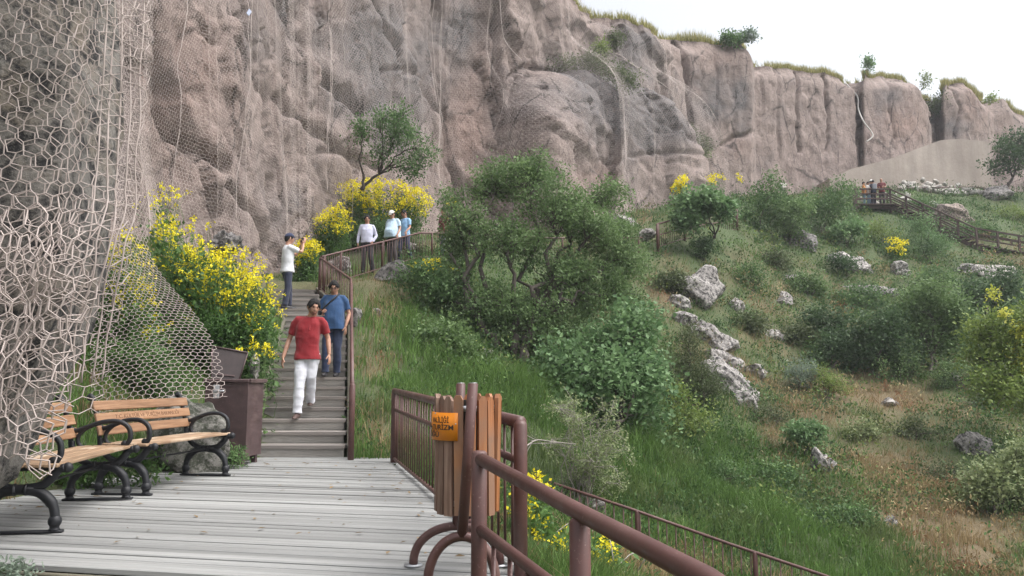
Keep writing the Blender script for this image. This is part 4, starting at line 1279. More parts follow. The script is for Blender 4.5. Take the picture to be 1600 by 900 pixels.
# far net over the cliff face: follows the large forms of the rock
zz = np.linspace(-1, 24, 84); sg = np.arange(S_[0], s_of_px(1120), .3)
SG, ZG = np.meshgrid(sg, zz)
Pn, Nn, _ = cliff_base(SG, ZG)
Dn, _, _ = cliff_disp(SG, ZG, Pn)
M_ = Dn.copy()
for r_ in range(2):
    Pd = np.pad(M_, 2, 'edge')
    M_ = np.max([Pd[i:i + M_.shape[0], j:j + M_.shape[1]] for i in range(5) for j in range(5)], axis=0)
for r_ in range(4):
    Pd = np.pad(M_, 1, 'edge')
    M_ = sum(Pd[i:i + M_.shape[0], j:j + M_.shape[1]] for i in range(3) for j in range(3)) / 9
def bil(s, z):
    i = np.clip((s - sg[0]) / .3, 0, len(sg) - 1.001); j = np.clip((z - zz[0]) / (zz[1] - zz[0]), 0, len(zz) - 1.001)
    i0, j0 = i.astype(int), j.astype(int); fi, fj = i - i0, j - j0
    return M_[j0, i0] * (1 - fi) * (1 - fj) + M_[j0, i0 + 1] * fi * (1 - fj) + M_[j0 + 1, i0] * (1 - fi) * fj + M_[j0 + 1, i0 + 1] * fi * fj
def far_pos(s, z, off=.10):
    fold = ridged(np.stack([s * .85 + .3 * noise3(np.stack([s * .3, z * .12, 0 * s], -1), 8), z * .05, 0 * s], -1), 2, 3)
    s2 = s + .10 * np.sin(s * 5.1 + z * .05) * np.clip(fold, 0, 1.5)
    P, N, _ = cliff_base(s2, z)
    d = bil(s2, z) + off + np.clip(fold - .5, 0, 1) * .28
    return P + N * d[..., None], N
def far_net(px0, px1, w, wire, label, seed, ztop):
    s0, s1 = s_of_px(px0), s_of_px(px1)
    def fn(u, v): return far_pos(s0 + u, v + .2)
    def keep(u, v, P):
        px, py = project(P)
        ok = (py > -25) & (P[..., 2] > hz(P[..., 0], P[..., 1]) + .15)
        top = np.interp(s0 + u, S_, T_[:, 2])
        return ok & (P[..., 2] < top - .05)
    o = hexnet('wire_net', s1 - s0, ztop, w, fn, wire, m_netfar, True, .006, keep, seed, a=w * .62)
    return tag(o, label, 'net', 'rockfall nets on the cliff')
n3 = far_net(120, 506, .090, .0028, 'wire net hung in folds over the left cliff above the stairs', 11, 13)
n4 = far_net(506, 700, .105, .0030, 'wire net over the grey slabs behind the yellow bushes', 12, 17)
n5 = far_net(700, 1050, .12, .0026, 'thin wire net over the rounded buttress behind the big tree', 13, 21)
def seam(pts, root, r=.02):
    P = []
    for (a, bb), (c, d) in zip(pts[:-1], pts[1:]):
        for t in np.linspace(0, 1, 16)[:-1]: P.append((a + (c - a) * t, bb + (d - bb) * t))
    P.append(pts[-1])
    out = []
    for px, py in P:
        s0 = s_of_px(px)
        z = np.linspace(.3, np.interp(s0, S_, T_[:, 2]), 300); ss = np.full(300, s0)
        Q, _ = far_pos(ss, z, .14)
        out.append(Q[np.argmin(np.abs(project(Q)[1] - py))])
    out = np.array(out)
    out = out + np.stack([noise3(np.stack([out[:, 2] * 1.5, out[:, 0], 0 * out[:, 0]], -1), 5)] * 3, -1) * .04
    MB().tube(out, r * .3 * (1 + .4 * noise3(out * 3, 2)), 5).build('net_seam', m_netfar, root, True)
for pts, root, r_ in [([(262, -20), (256, 100), (268, 330)], n3, .022), ([(345, -20), (338, 150), (330, 345)], n3, .022), ([(372, -20), (368, 120), (352, 240)], n3, .012), ([(427, -20), (437, 60), (432, 170)], n3, .014), ([(462, -20), (468, 120), (478, 300)], n3, .012),
                      ([(498, -20), (496, 120), (498, 240), (494, 300)], n3, .026), ([(506, 150), (512, 220), (520, 285)], n4, .022), ([(524, -20), (522, 60), (526, 130)], n4, .014), ([(680, -20), (686, 120), (694, 260)], n4, .026), ([(692, -20), (696, 150), (700, 300)], n4, .02),
                      ([(770, -20), (776, 50), (781, 95)], n5, .05), ([(754, 130), (748, 190), (741, 250)], n5, .02), ([(895, -5), (930, 60), (985, 142)], n5, .04), ([(893, -5), (920, 55), (975, 130)], n5, .03), ([(1030, 60), (1036, 160), (1044, 250), (1052, 320)], n5, .035), ([(1020, 165), (1045, 230), (1050, 300)], n5, .025)]:
    seam(pts, root, r_)
# ------------------------------------------------------------------ vegetation
m_bark = m_plain('bark', (.075, .062, .052), .9, .4, 18, bumps=.6, bdist=.02, stretch=(1, 1, .3))
m_barkpale = m_plain('pale_bark', (.26, .235, .21), .9, .3, 18, bumps=.5, bdist=.01)
m_stem = m_plain('green_stem', (.07, .12, .03), .7, .3, 8, bumps=0)
m_stemdry = m_plain('dry_stem', (.20, .16, .10), .8, .3, 8, bumps=0)
LEAF = {
    'dark':   m_leaf('leaf_dark', (.075, .128, .046), (.19, .28, .115)),
    'mid':    m_leaf('leaf_mid', (.058, .115, .042), (.145, .235, .088)),
    'blue':   m_leaf('leaf_blue', (.085, .160, .066), (.195, .305, .135)),
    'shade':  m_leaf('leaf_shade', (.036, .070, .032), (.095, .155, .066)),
    'lime':   m_leaf('leaf_lime', (.105, .165, .042), (.245, .31, .085)),
    'suntint': m_leaf('leaf_sun_tint', (.30, .34, .05), (.62, .60, .13), .5),  # sunlight on the right-edge shoot, put into the leaf colour
    'silver': m_leaf('leaf_silver', (.12, .165, .12), (.27, .33, .26)),
    'olive':  m_leaf('leaf_olive', (.060, .082, .036), (.135, .165, .080)),
    'pale':   m_leaf('leaf_pale', (.14, .19, .08), (.30, .34, .17)),
    'mustard': m_leaf('leaf_mustard', (.045, .10, .030), (.12, .22, .060)),
    'dry':    m_leaf('leaf_dry', (.22, .17, .08), (.44, .36, .19)),
}
m_flower = m_leaf('mustard_flower', (.62, .52, .010), (.85, .76, .035), .35)

def leaf_cards(C, n, spread, size, aspect, seed, droop=.2, tone_c=None, jit=.35):
    """n small folded leaves round each clump centre C (k,3); returns V, F, tone"""
    r = np.random.default_rng(seed)
    C = np.asarray(C, float)
    k = len(C)
    sp = np.asarray(spread, float)
    pos = np.repeat(C, n, 0) + r.normal(size=(k * n, 3)) * (sp if sp.ndim == 0 else sp[None])
    m = len(pos)
    out = pos - np.repeat(C, n, 0)
    out = out / (np.linalg.norm(out, axis=1, keepdims=True) + 1e-6)
    d = out * .5 + r.normal(size=(m, 3)) * .7 + np.array([0, 0, .25 - droop])
    d /= np.linalg.norm(d, axis=1, keepdims=True)
    ref = r.normal(size=(m, 3)) * .5 + np.array([0, 0, 1.0])
    a = np.cross(d, ref); a /= (np.linalg.norm(a, axis=1, keepdims=True) + 1e-6)
    nrm = np.cross(a, d)
    L = size * r.uniform(.65, 1.35, (m, 1)); W = L * aspect * r.uniform(.8, 1.2, (m, 1))
    fold = L * .12
    V = np.stack([pos, pos + d * L * .45 + a * W + nrm * fold, pos + d * L, pos + d * L * .45 - a * W + nrm * fold], 1).reshape(-1, 3)
    q = np.arange(m)[:, None] * 4
    F = np.concatenate([q + np.array([[0, 1, 2]]), q + np.array([[0, 2, 3]])])
    tc = np.clip(.5 + r.normal(size=k) * .22, 0, 1) if tone_c is None else tone_c
    tone = np.clip(np.repeat(tc, n) + r.normal(size=m) * jit * .5, 0, 1)
    return V, F, np.repeat(tone, 4)

def in_lobes(lobes, n, seed, surf=.5):
    """n points spread through ellipsoids (centre, radii), by volume, denser towards the outside"""
    r = np.random.default_rng(seed)
    w = np.array([np.prod(np.array(l[1]) ** .8) for l in lobes]); w /= w.sum()
    ch = r.choice(len(lobes), n, p=w)
    d = r.normal(size=(n, 3)); d /= np.linalg.norm(d, axis=1, keepdims=True)
    rad = r.uniform(size=(n, 1)) ** surf
    C = np.array([l[0] for l in lobes])[ch]; Rr = np.array([l[1] for l in lobes])[ch]
    return C + d * rad * Rr, ch

def px_lobes(spec, Y, depth=.85):
    out = []
    for l in spec:
        px, py, rx, ry = l[:4]; dy = l[4] if len(l) > 4 else 0
        c = at(px, py, Y + dy); k = (Y + dy) / FPX
        out.append((np.array(c), np.array([rx * k, max(rx, ry) * k * depth, ry * k])))
    return out

def limb(p0, p1, r0, r1, seed, sag=.12, n=6, side=6):
    r = np.random.default_rng(seed)
    p0 = np.array(p0, float); p1 = np.array(p1, float)
    L = np.linalg.norm(p1 - p0)
    t = np.linspace(0, 1, n + 1)[:, None]
    P = p0 + (p1 - p0) * t + np.sin(t * math.pi) * np.array([0, 0, 1]) * L * sag
    P[1:-1] += r.normal(size=(n - 1, 3)) * L * .045
    return P, r0 + (r1 - r0) * t[:, 0] ** .8

def plant(name, label, cat, base, lobes, leafkey, clumps, per, spread, size, aspect=.32, seed=1, trunk=.06, forks=1, group=None, bark=None, woody=True, surf=.5, twigs=.5, droop=.2, sub_r=.010, crown='crown', trunkname='trunk', lean=(0, 0), stem_frac=.35, sag=.12):
    """tree or shrub: tapered trunk, limbs to each lobe, twigs to the leaf clumps, loose leaf-sized faces"""
    bark = bark or m_bark
    base = np.array(base, float)
    root = empty(name, base)
    tag(root, label, cat, group)
    C, ch = in_lobes(lobes, clumps, seed, surf)
    V, F, tone = leaf_cards(C, per, spread, size, aspect, seed + 1, droop)
    cr = obj(crown, np_mesh(crown, V - base, F, LEAF[leafkey], False, {'tone': tone}), root)
    if woody:
        mb = MB()
        cen = np.mean([l[0] for l in lobes], axis=0)
        r = np.random.default_rng(seed + 5)
        fk = []
        for f in range(forks):
            tgt = base + (cen - base) * stem_frac + np.array([r.normal() * .25 * forks, r.normal() * .2, 0]) * (.3 + .25 * np.linalg.norm(cen - base) * .4) + np.array([lean[0], lean[1], 0])
            P, rr = limb(base + r.normal(size=3) * [.08, .05, 0] * (forks > 1) - [0, 0, .15], tgt, trunk, trunk * .7, seed + 7 + f, .03, 6)
            mb.tube(P, rr, 8); fk.append(P[-1])
        fk = np.array(fk)
        mids = []
        for i, l in enumerate(lobes):
            s0 = fk[np.argmin(np.linalg.norm(fk - l[0], axis=1))]
            P, rr = limb(s0, l[0], trunk * .6, trunk * .22, seed + 20 + i, sag, 7)
            mb.tube(P, rr, 6); mids.append(P)
        sel = r.permutation(len(C))[:int(len(C) * twigs)]
        for i in sel:
            P0 = mids[ch[i]]
            j = np.argmin(np.linalg.norm(P0[2:] - C[i], axis=1)) + 2
            P, rr = limb(P0[max(2, j - 1)], C[i], sub_r, sub_r * .35, seed + 100 + i, .08, 3)
            mb.tube(P, rr, 4, caps=False)
        mb.build(trunkname, bark, root, True, loc=-base)
    return root

GT = 'trees on the hillside'; GB = 'bushes on the hillside'
# the large tree in the middle
plant('almond_tree', 'large spreading dark green tree with several trunks in the middle of the slope', 'tree', ground_at(800, 566), px_lobes([
    (832, 276, 62, 36, 0), (770, 288, 48, 36, .5), (728, 350, 42, 40, -.3), (868, 322, 62, 42, -.6), (950, 308, 40, 24, .8), (935, 362, 66, 38, -.2), (800, 372, 66, 38, -.8), (972, 414, 40, 40, 0),
    (890, 425, 70, 32, -.6), (716, 428, 38, 24, -.4), (780, 476, 58, 28, -1.0), (852, 492, 62, 32, -.9), (742, 496, 44, 24, -.8), (705, 318, 20, 22, .2), (915, 470, 45, 30, -.5), (820, 530, 60, 22, -1.0), (700, 390, 30, 30, 0), (905, 345, 40, 30, .4), (960, 455, 44, 30, -.4), (690, 470, 30, 26, -.6)], 20.5),
    'dark', 760, 66, .125, .085, .26, 3, .12, 4, GT, twigs=.7, stem_frac=.42, sag=.06, sub_r=.014)
plant('maple_bush', 'bright broad leaved bush in front of the large tree', 'bush', ground_at(940, 700), px_lobes([
    (900, 560, 52, 52, .3), (972, 545, 52, 52, 0), (1002, 600, 46, 52, -.2), (932, 628, 64, 44, -.5), (880, 604, 40, 44, 0), (992, 508, 40, 30, .2), (1008, 655, 34, 30, -.4), (955, 590, 50, 40, -.8)], 16.6),
    'blue', 260, 56, .19, .10, .42, 13, .05, 3, GB, twigs=.25)
plant('small_tree', 'small thin tree growing out of the cliff foot above the yellow bushes', 'tree', at(568, 290, 26.3), px_lobes([
    (622, 206, 34, 24), (652, 232, 28, 20), (600, 186, 24, 14), (640, 262, 30, 16), (566, 205, 18, 20), (628, 178, 18, 10), (596, 240, 24, 18), (672, 246, 12, 12)], 26.0), 'mid', 150, 30, .16, .10, .25, 23, .06, 2, GT, stem_frac=.25, twigs=.8)
plant('fig_tree', 'light green fig tree beside the short railing right of the large tree', 'tree', ground_at(1104, 388), px_lobes([(1092, 318, 38, 18), (1074, 342, 24, 16), (1126, 326, 24, 16)], 31.0), 'blue', 130, 34, .16, .14, .45, 33, .06, 2, GT)
def bush(px, py, spec, Yoff, key, label, seed, clumps=70, per=40, spread=.16, size=.11, aspect=.36, Y=None, group=GB, cat='bush', name='bush', **kw):
    g = ground_at(px, py) if Y is None else at(px, py, Y)
    return plant(name, label, cat, g, px_lobes(spec, g.y + Yoff), key, clumps, per, spread, size, aspect, seed, kw.pop('trunk', .03), kw.pop('forks', 2), group, twigs=kw.pop('twigs', .25), **kw)
bush(1195, 372, [(1186, 320, 36, 30), (1204, 292, 34, 26), (1180, 350, 24, 18)], .6, 'mid', 'dense bush left of the white stone on the upper slope', 41)
bush(1262, 300, [(1262, 258, 46, 20), (1300, 250, 30, 14), (1228, 262, 28, 16), (1250, 238, 16, 10), (1282, 278, 36, 14)], 3.5, 'dark', 'dark bush against the cliff foot above the white stone', 42, 110, 40, .2)
bush(1290, 372, [(1290, 320, 42, 32), (1318, 300, 24, 26), (1262, 330, 28, 24), (1308, 338, 24, 18)], .6, 'mid', 'rounded leafy bush left of the people at the far landing', 43, 110)
bush(1235, 388, [(1234, 350, 30, 22), (1212, 336, 24, 20), (1246, 326, 26, 18)], .3, 'dark', 'dark leafy bush above the dark rock', 44, 90)
bush(1320, 384, [(1318, 362, 28, 14), (1342, 354, 14, 12)], 0, 'blue', 'small large leaved sprout right of the dark rock', 45, 46, 30, .14, .15, .45)
bush(1452, 412, [(1450, 372, 38, 26), (1432, 352, 22, 16), (1470, 385, 24, 18), (1444, 394, 36, 14)], .2, 'blue', 'round blue green bush below the far wooden stairs', 46, 120, 40, .18, .11, .22)
plant('leaning_tree', 'tree leaning at the right edge in front of the concrete wall', 'tree', at(1570, 296, 53), px_lobes([(1572, 240, 22, 26), (1592, 222, 26, 16), (1560, 258, 18, 12), (1602, 250, 22, 22)], 53), 'shade', 110, 36, .26, .16, .36, 47, .12, 1, GT, lean=(.5, 0))
bush(1290, 545, [(1285, 500, 36, 26), (1310, 522, 28, 20), (1268, 522, 22, 18)], .5, 'shade', 'leftmost of the shady trees on the right slope', 51, 100, 42, .17, .10, name='shade_tree', cat='tree', group=GT, trunk=.05)
bush(1372, 592, [(1365, 525, 46, 40), (1400, 555, 34, 32), (1340, 560, 28, 24), (1388, 500, 30, 24)], .5, 'shade', 'low shady tree in the middle of the right slope', 52, 170, 44, .17, .10, name='shade_tree', cat='tree', group=GT, trunk=.06)
bush(1462, 585, [(1452, 470, 48, 34), (1490, 500, 42, 36), (1430, 510, 30, 30), (1470, 545, 42, 30)], .8, 'dark', 'tall leafy tree behind the yellow green tree at right', 53, 210, 44, .19, .11, name='shade_tree', cat='tree', group=GT, trunk=.06)
bush(1545, 560, [(1530, 470, 44, 36), (1575, 450, 34, 28), (1560, 510, 40, 30)], 3.0, 'shade', 'dark tree at the right edge below the pale slab', 54, 170, 42, .2, .12, name='shade_tree', cat='tree', group=GT, trunk=.06)
plant('ash_tree', 'yellow green tree overhanging from the right edge', 'tree', ground_at(1640, 690), px_lobes([(1545, 520, 40, 30, .5), (1590, 560, 40, 40, 0), (1560, 600, 42, 28, -.3), (1610, 500, 30, 36, 0), (1620, 620, 40, 36, 0), (1530, 560, 24, 20, .3)], 19.5), 'lime', 240, 34, .15, .10, .3, 55, .09, 1, GT, twigs=.6, stem_frac=.5)
plant('sun_tinted_shoot', 'shoot at the right edge of the picture, sunlight painted into its pale yellow leaves', 'shoot', ground_at(1640, 640), px_lobes([(1555, 468, 14, 16), (1552, 518, 7, 8), (1592, 520, 12, 22), (1590, 568, 14, 22), (1604, 545, 12, 30), (1568, 488, 10, 8)], 19.3), 'suntint', 42, 22, .07, .085, .3, 56, .02, 1, None, twigs=1.0, bark=m_stem)
bush(1560, 806, [(1560, 752, 50, 42), (1595, 722, 30, 34), (1530, 770, 24, 22), (1598, 780, 26, 26)], .3, 'pale', 'grey green shrub at the lower right edge', 57, 130, 44, .12, .075, .32)
bush(1258, 716, [(1256, 676, 28, 18), (1240, 668, 16, 10), (1280, 680, 14, 14)], 0, 'blue', 'small leafy plant on the dry slope', 58, 46, 34, .08, .075, .4)
bush(1252, 612, [(1252, 584, 26, 22), (1236, 578, 14, 14), (1272, 590, 14, 14)], 0, 'silver', 'silvery grey bush on the dry slope', 59, 60, 40, .10, .07, .16)
bush(1300, 630, [(1300, 602, 22, 16), (1320, 612, 14, 12), (1286, 584, 12, 12)], .2, 'lime', 'yellow green spurge right of the silvery bush', 60, 44, 40, .10, .07, .2)
bush(1094, 645, [(1092, 590, 40, 40), (1072, 560, 26, 30), (1110, 615, 28, 26), (1080, 528, 18, 20)], .3, 'olive', 'grey olive bush right of the bright broad leaved bush', 61, 150, 44, .13, .07, .18)
bush(1096, 404, [(1096, 386, 18, 13), (1106, 378, 10, 9)], -.3, 'shade', 'small dark bush above the large lichen boulder', 62, 30, 44, .12, .09)
bush(1322, 432, [(1318, 414, 26, 12), (1300, 406, 12, 8)], 0, 'shade', 'low dark bush in front of the long pale rock', 63, 34, 44, .13, .09)
bush(676, 470, [(660, 430, 34, 22), (690, 452, 36, 26), (640, 440, 16, 14)], -1.0, 'mid', 'green bush left of the large tree below the path', 64, 90, 40, .16, .09, .28)
bush(1105, 680, [(1080, 650, 40, 26), (1060, 620, 26, 30)], -.5, 'lime', 'small yellow green saplings at the foot of the olive bush', 65, 50, 30, .10, .07, .3)
bush(1175, 300, [(1160, 275, 28, 16), (1130, 285, 24, 14), (1190, 268, 20, 12)], 4, 'olive', 'low bush at the cliff foot above the fig tree', 66, 70, 40, .22, .12)
# plants on the cliff and along its rim
def cliff_plant(px, py, spec, key, label, seed, clumps=40, per=36, size=.14, spread=.2, name='cliff_shrub', aspect=.25, **kw):
    g = cliff_point(px, py, .0)
    return plant(name, label, 'shrub', g, px_lobes(spec, g.y - .4), key, clumps, per, spread, size, aspect, seed, .03, 1, 'plants on the cliff', twigs=.3, **kw)
cliff_plant(1084, 246, [(1078, 212, 24, 16), (1096, 226, 20, 14), (1066, 228, 14, 14)], 'olive', 'grey green shrub in the hollow of the cliff right of the buttress', 71, 70)
cliff_plant(1100, 250, [(1098, 238, 12, 10)], 'pale', 'small tuft under the grey green cliff shrub', 72, 20)
cliff_plant(900, 125, [(880, 100, 30, 10), (920, 96, 30, 14), (955, 112, 34, 12), (985, 128, 26, 10)], 'olive', 'strip of low plants on the ledge above the rounded buttress', 73, 110, 34, .13, .22)
cliff_plant(940, 84, [(938, 74, 9, 9)], 'lime', 'small yellow plant on the cliff ledge', 74, 14)
cliff_plant(962, 72, [(962, 62, 14, 12)], 'olive', 'dark tuft high on the cliff below the rim', 75, 20)
cliff_plant(1466, 176, [(1466, 160, 14, 16), (1458, 172, 12, 10)], 'olive', 'shrub growing in the cleft between the right cliff blocks', 76, 40, 36, .18, .28)
cliff_plant(1135, 72, [(1136, 62, 14, 7), (1150, 60, 8, 5)], 'mid', 'green bush on the cliff rim', 77, 26, 30, .2, .2)
cliff_plant(1168, 70, [(1166, 57, 14, 7), (1176, 54, 6, 5)], 'silver', 'pale blue green bush at the corner of the cliff rim', 78, 24, 26, .2, .2)
cliff_plant(1358, 122, [(1358, 98, 6, 9), (1360, 108, 5, 6), (1356, 90, 3, 3)], 'blue', 'young tree standing alone on the cliff rim', 79, 16, 26, .22, .16)
cliff_plant(1452, 150, [(1450, 118, 9, 8), (1446, 130, 8, 8), (1458, 126, 6, 6)], 'pale', 'thin sapling on the rim above the cleft', 80, 16, 20, .2, .2)
cliff_plant(1548, 162, [(1548, 154, 10, 5)], 'lime', 'tuft of grass on the low rim at right', 81, 12, 24, .2, .18)
bush(640, 396, [(655, 392, 14, 7), (630, 398, 12, 6)], -1, 'olive', 'low plants under the upper railing', 82, 24, 30, .1, .07)

# mustard: tall stems topped by yellow flower heads
def mustard(label, heads, n, Yc, Yd, seed, leafn=16, head_size=.035, group='yellow mustard plants', base_pull=.35, centre=None, flowers=13, low=None, sprd=.34):
    r = np.random.default_rng(seed)
    w = np.array([h[2] * h[3] * (h[4] if len(h) > 4 else 1) for h in heads], float); w /= w.sum()
    ch = r.choice(len(heads), n, p=w)
    tips = []
    for c in ch:
        h = heads[c]
        a, q = r.uniform(0, 2 * math.pi), r.uniform() ** .5
        tips.append(np.array(at(h[0] + h[2] * q * math.cos(a), h[1] + h[3] * q * math.sin(a), Yc + r.uniform(-Yd, Yd))))
    tips = np.array(tips)
    cen = tips.mean(0) if centre is None else np.array(centre)
    bx_ = tips[:, 0] + (cen[0] - tips[:, 0]) * base_pull + r.normal(size=n) * .06
    by_ = tips[:, 1] + (cen[1] - tips[:, 1]) * base_pull * .5
    bz_ = np.minimum(hz(bx_, by_), tips[:, 2] - .12)
    base = np.array([bx_.mean(), by_.mean(), bz_.mean()])
    root = empty('mustard_bush', base); tag(root, label, 'flowers', group)
    st = MB(); cl = []; heads_c = []
    for i in range(n):
        p0 = np.array([bx_[i], by_[i], bz_[i]]); p1 = tips[i]
        L = np.linalg.norm(p1 - p0)
        P, rr = limb(p0, p1, .007, .003, seed + i, .05, 4)
        st.tube(P, rr, 3, caps=False)
        for t in r.uniform(.05, .86, leafn):
            cl.append(p0 + (p1 - p0) * t + r.normal(size=3) * [.07, .07, .05])
        heads_c.append(p1)
        for k in range(r.integers(0, 3)):
            b_ = p0 + (p1 - p0) * r.uniform(.6, .85)
            t2 = b_ + (p1 - b_) * .75 + r.normal(size=3) * [.12, .10, .05]
            st.tube([b_, (b_ + t2) / 2 + [0, 0, -.01], t2], .003, 3, caps=False); heads_c.append(t2)
    st.build('stems', m_stem, root, False, loc=-base)
    V, F, t = leaf_cards(cl, 3, .055, .092, .26, seed + 3, .25)
    obj('leaves', np_mesh('leaves', V - base, F, LEAF['mustard'], False, {'tone': t}), root)
    V, F, t = leaf_cards(heads_c, flowers, head_size * .62, head_size, .42, seed + 4, 0)
    fo = obj('flower_heads', np_mesh('flower_heads', V - base, F, m_flower, False, {'tone': t}), root)
    fo['kind'] = 'stuff'
    return root
mustard('tall yellow mustard bush between the nets and the wooden stairs', [(255, 320, 24, 50, .8), (290, 370, 46, 36, .7), (350, 420, 64, 40, 1.3), (395, 455, 36, 46, 1.4), (330, 470, 66, 38, .9), (270, 430, 40, 50, .7), (390, 500, 28, 26, .8), (300, 420, 40, 40, .5), (360, 395, 30, 15, .5)], 300, 12.6, .75, 101, 15, .040, flowers=10)
mustard('yellow mustard behind the draped net on the left', [(190, 400, 30, 50, 1), (200, 460, 46, 36, 1), (240, 500, 30, 30, .7), (170, 440, 18, 46, .8), (250, 545, 14, 10, .25), (205, 560, 60, 16, .12)], 80, 11.2, .35, 102, 14, .040, flowers=10)
mustard('broad yellow mustard bush behind the three walking men', [(600, 300, 50, 22, 1), (650, 315, 26, 22, 1), (560, 305, 34, 24, 1), (540, 290, 20, 16, .6), (610, 330, 46, 14, .6), (545, 332, 16, 14, .4), (662, 300, 14, 12, .5)], 230, 28.0, .6, 103, 12, .07, flowers=9)
mustard('smaller yellow mustard clump left of the three walking men', [(520, 335, 26, 20, 1), (510, 350, 22, 16, .7), (535, 350, 18, 14, .5)], 80, 24.8, .4, 104, 12, .06, flowers=9)
mustard('low yellow mustard beside the man with the camera', [(480, 388, 18, 16, 1), (472, 405, 14, 10, .7), (490, 378, 10, 8, .8)], 60, 21.6, .4, 105, 12, .055)
mustard('yellow flowers beside the path under the large tree', [(670, 418, 30, 12, 1), (690, 425, 20, 14, .6), (710, 320, 14, 10, .8)], 60, 23.0, .5, 106, 10, .05)
mustard('yellow mustard below the thick pipe handrail', [(905, 868, 50, 26, 1), (880, 880, 36, 22, 1), (940, 868, 22, 22, .7), (850, 850, 22, 18, .25)], 80, 7.4, .5, 107, 9, .032)
mustard('yellow mustard just outside the deck railing behind the litter bin', [(828, 790, 12, 52, 1), (832, 745, 10, 16, .8), (822, 835, 10, 20, .5)], 46, 8.3, .4, 108, 9, .034)
mustard('yellow flowering bush at the cliff foot right of the buttress', [(1063, 290, 11, 11, 1), (1068, 281, 7, 6, .6)], 26, 38, .5, 109, 10, .09, sprd=.2)
mustard('yellow flowering bush behind the fig tree', [(1118, 278, 16, 6, 1), (1150, 277, 10, 5, .6)], 12, 41, .6, 110, 14, .08)
mustard('round yellow flowering bush on the slope below the people', [(1404, 386, 15, 13, 1), (1398, 380, 9, 8, .5)], 20, 39.5, .4, 111, 12, .09)
mustard('few yellow flowers on the bank above the brown box', [(402, 540, 18, 10, 1), (380, 548, 12, 10, .5), (396, 560, 8, 6, .3)], 9, 11.5, .3, 112, 6, .035)

# sparse arching bush with bare grey branches, right of the deck
def arching_bush():
    base = np.array(ground_at(905, 792)); r = np.random.default_rng(5)
    root = empty('sparse_bush', base); tag(root, 'sparse arching bush with grey branches and tiny pale leaves', 'bush', GB)
    mb = MB(); cl = []
    for k in range(24):
        a = r.uniform(-1, 1)
        tip = np.array(at(r.uniform(835, 985), r.uniform(625, 760), base[1] + r.uniform(-.8, .7)))
        P, rr = limb(base + r.normal(size=3) * [.12, .1, .02], tip, .013, .004, 300 + k, r.uniform(.2, .45), 9)
        mb.tube(P, rr, 4, caps=False)
        for j in range(3, 10):
            for q in range(2):
                t = P[j] + r.normal(size=3) * [.16, .14, .12]
                mb.tube([P[j], t], .003, 3, caps=False)
                cl += [P[j] + (t - P[j]) * f for f in (.5, .8, 1)]
    mb.build('branches', m_barkpale, root, True, loc=-base)
    V, F, t = leaf_cards(cl, 6, .035, .038, .35, 9)
    obj('leaves', np_mesh('leaves', V - base, F, LEAF['pale'], False, {'tone': t}), root)
arching_bush()
def fallen_branch(pts, label, r=.016, seed=3):
    P = catmull([Vector(p) for p in pts], 6)
    o = empty('fallen_branch', P[0]); tag(o, label, 'branch', 'bare branches beside the deck')
    rr = np.random.default_rng(seed)
    MB().tube(P, np.linspace(r, r * .4, len(P)), 6).build('stem', m_barkpale, o, True, loc=-P[0])
    for k in range(5):
        i = rr.integers(3, len(P) - 1); d = rr.normal(size=3) * [.3, .2, .15]
        MB().tube([P[i], P[i] + d * .5 + [0, 0, .03], P[i] + d], [.007, .005, .003], 5).build('twig', m_barkpale, o, True, loc=-P[0])
fallen_branch([at(818, 700, 10.4), at(838, 688, 10.6), at(862, 690, 10.7), at(900, 694, 10.9)], 'pale bare branch reaching out beside the sparse bush', .011)
fallen_branch([at(812, 838, 8.2), at(850, 862, 8.0), at(890, 852, 8.0), at(950, 850, 7.8)], 'grey fallen branch low behind the pipe handrail', .022, 6)
fallen_branch([at(925, 870, 7.2), at(960, 890, 7.0), at(1000, 898, 7.0)], 'thin grey branch at the lower right of the yellow mustard', .014, 8)

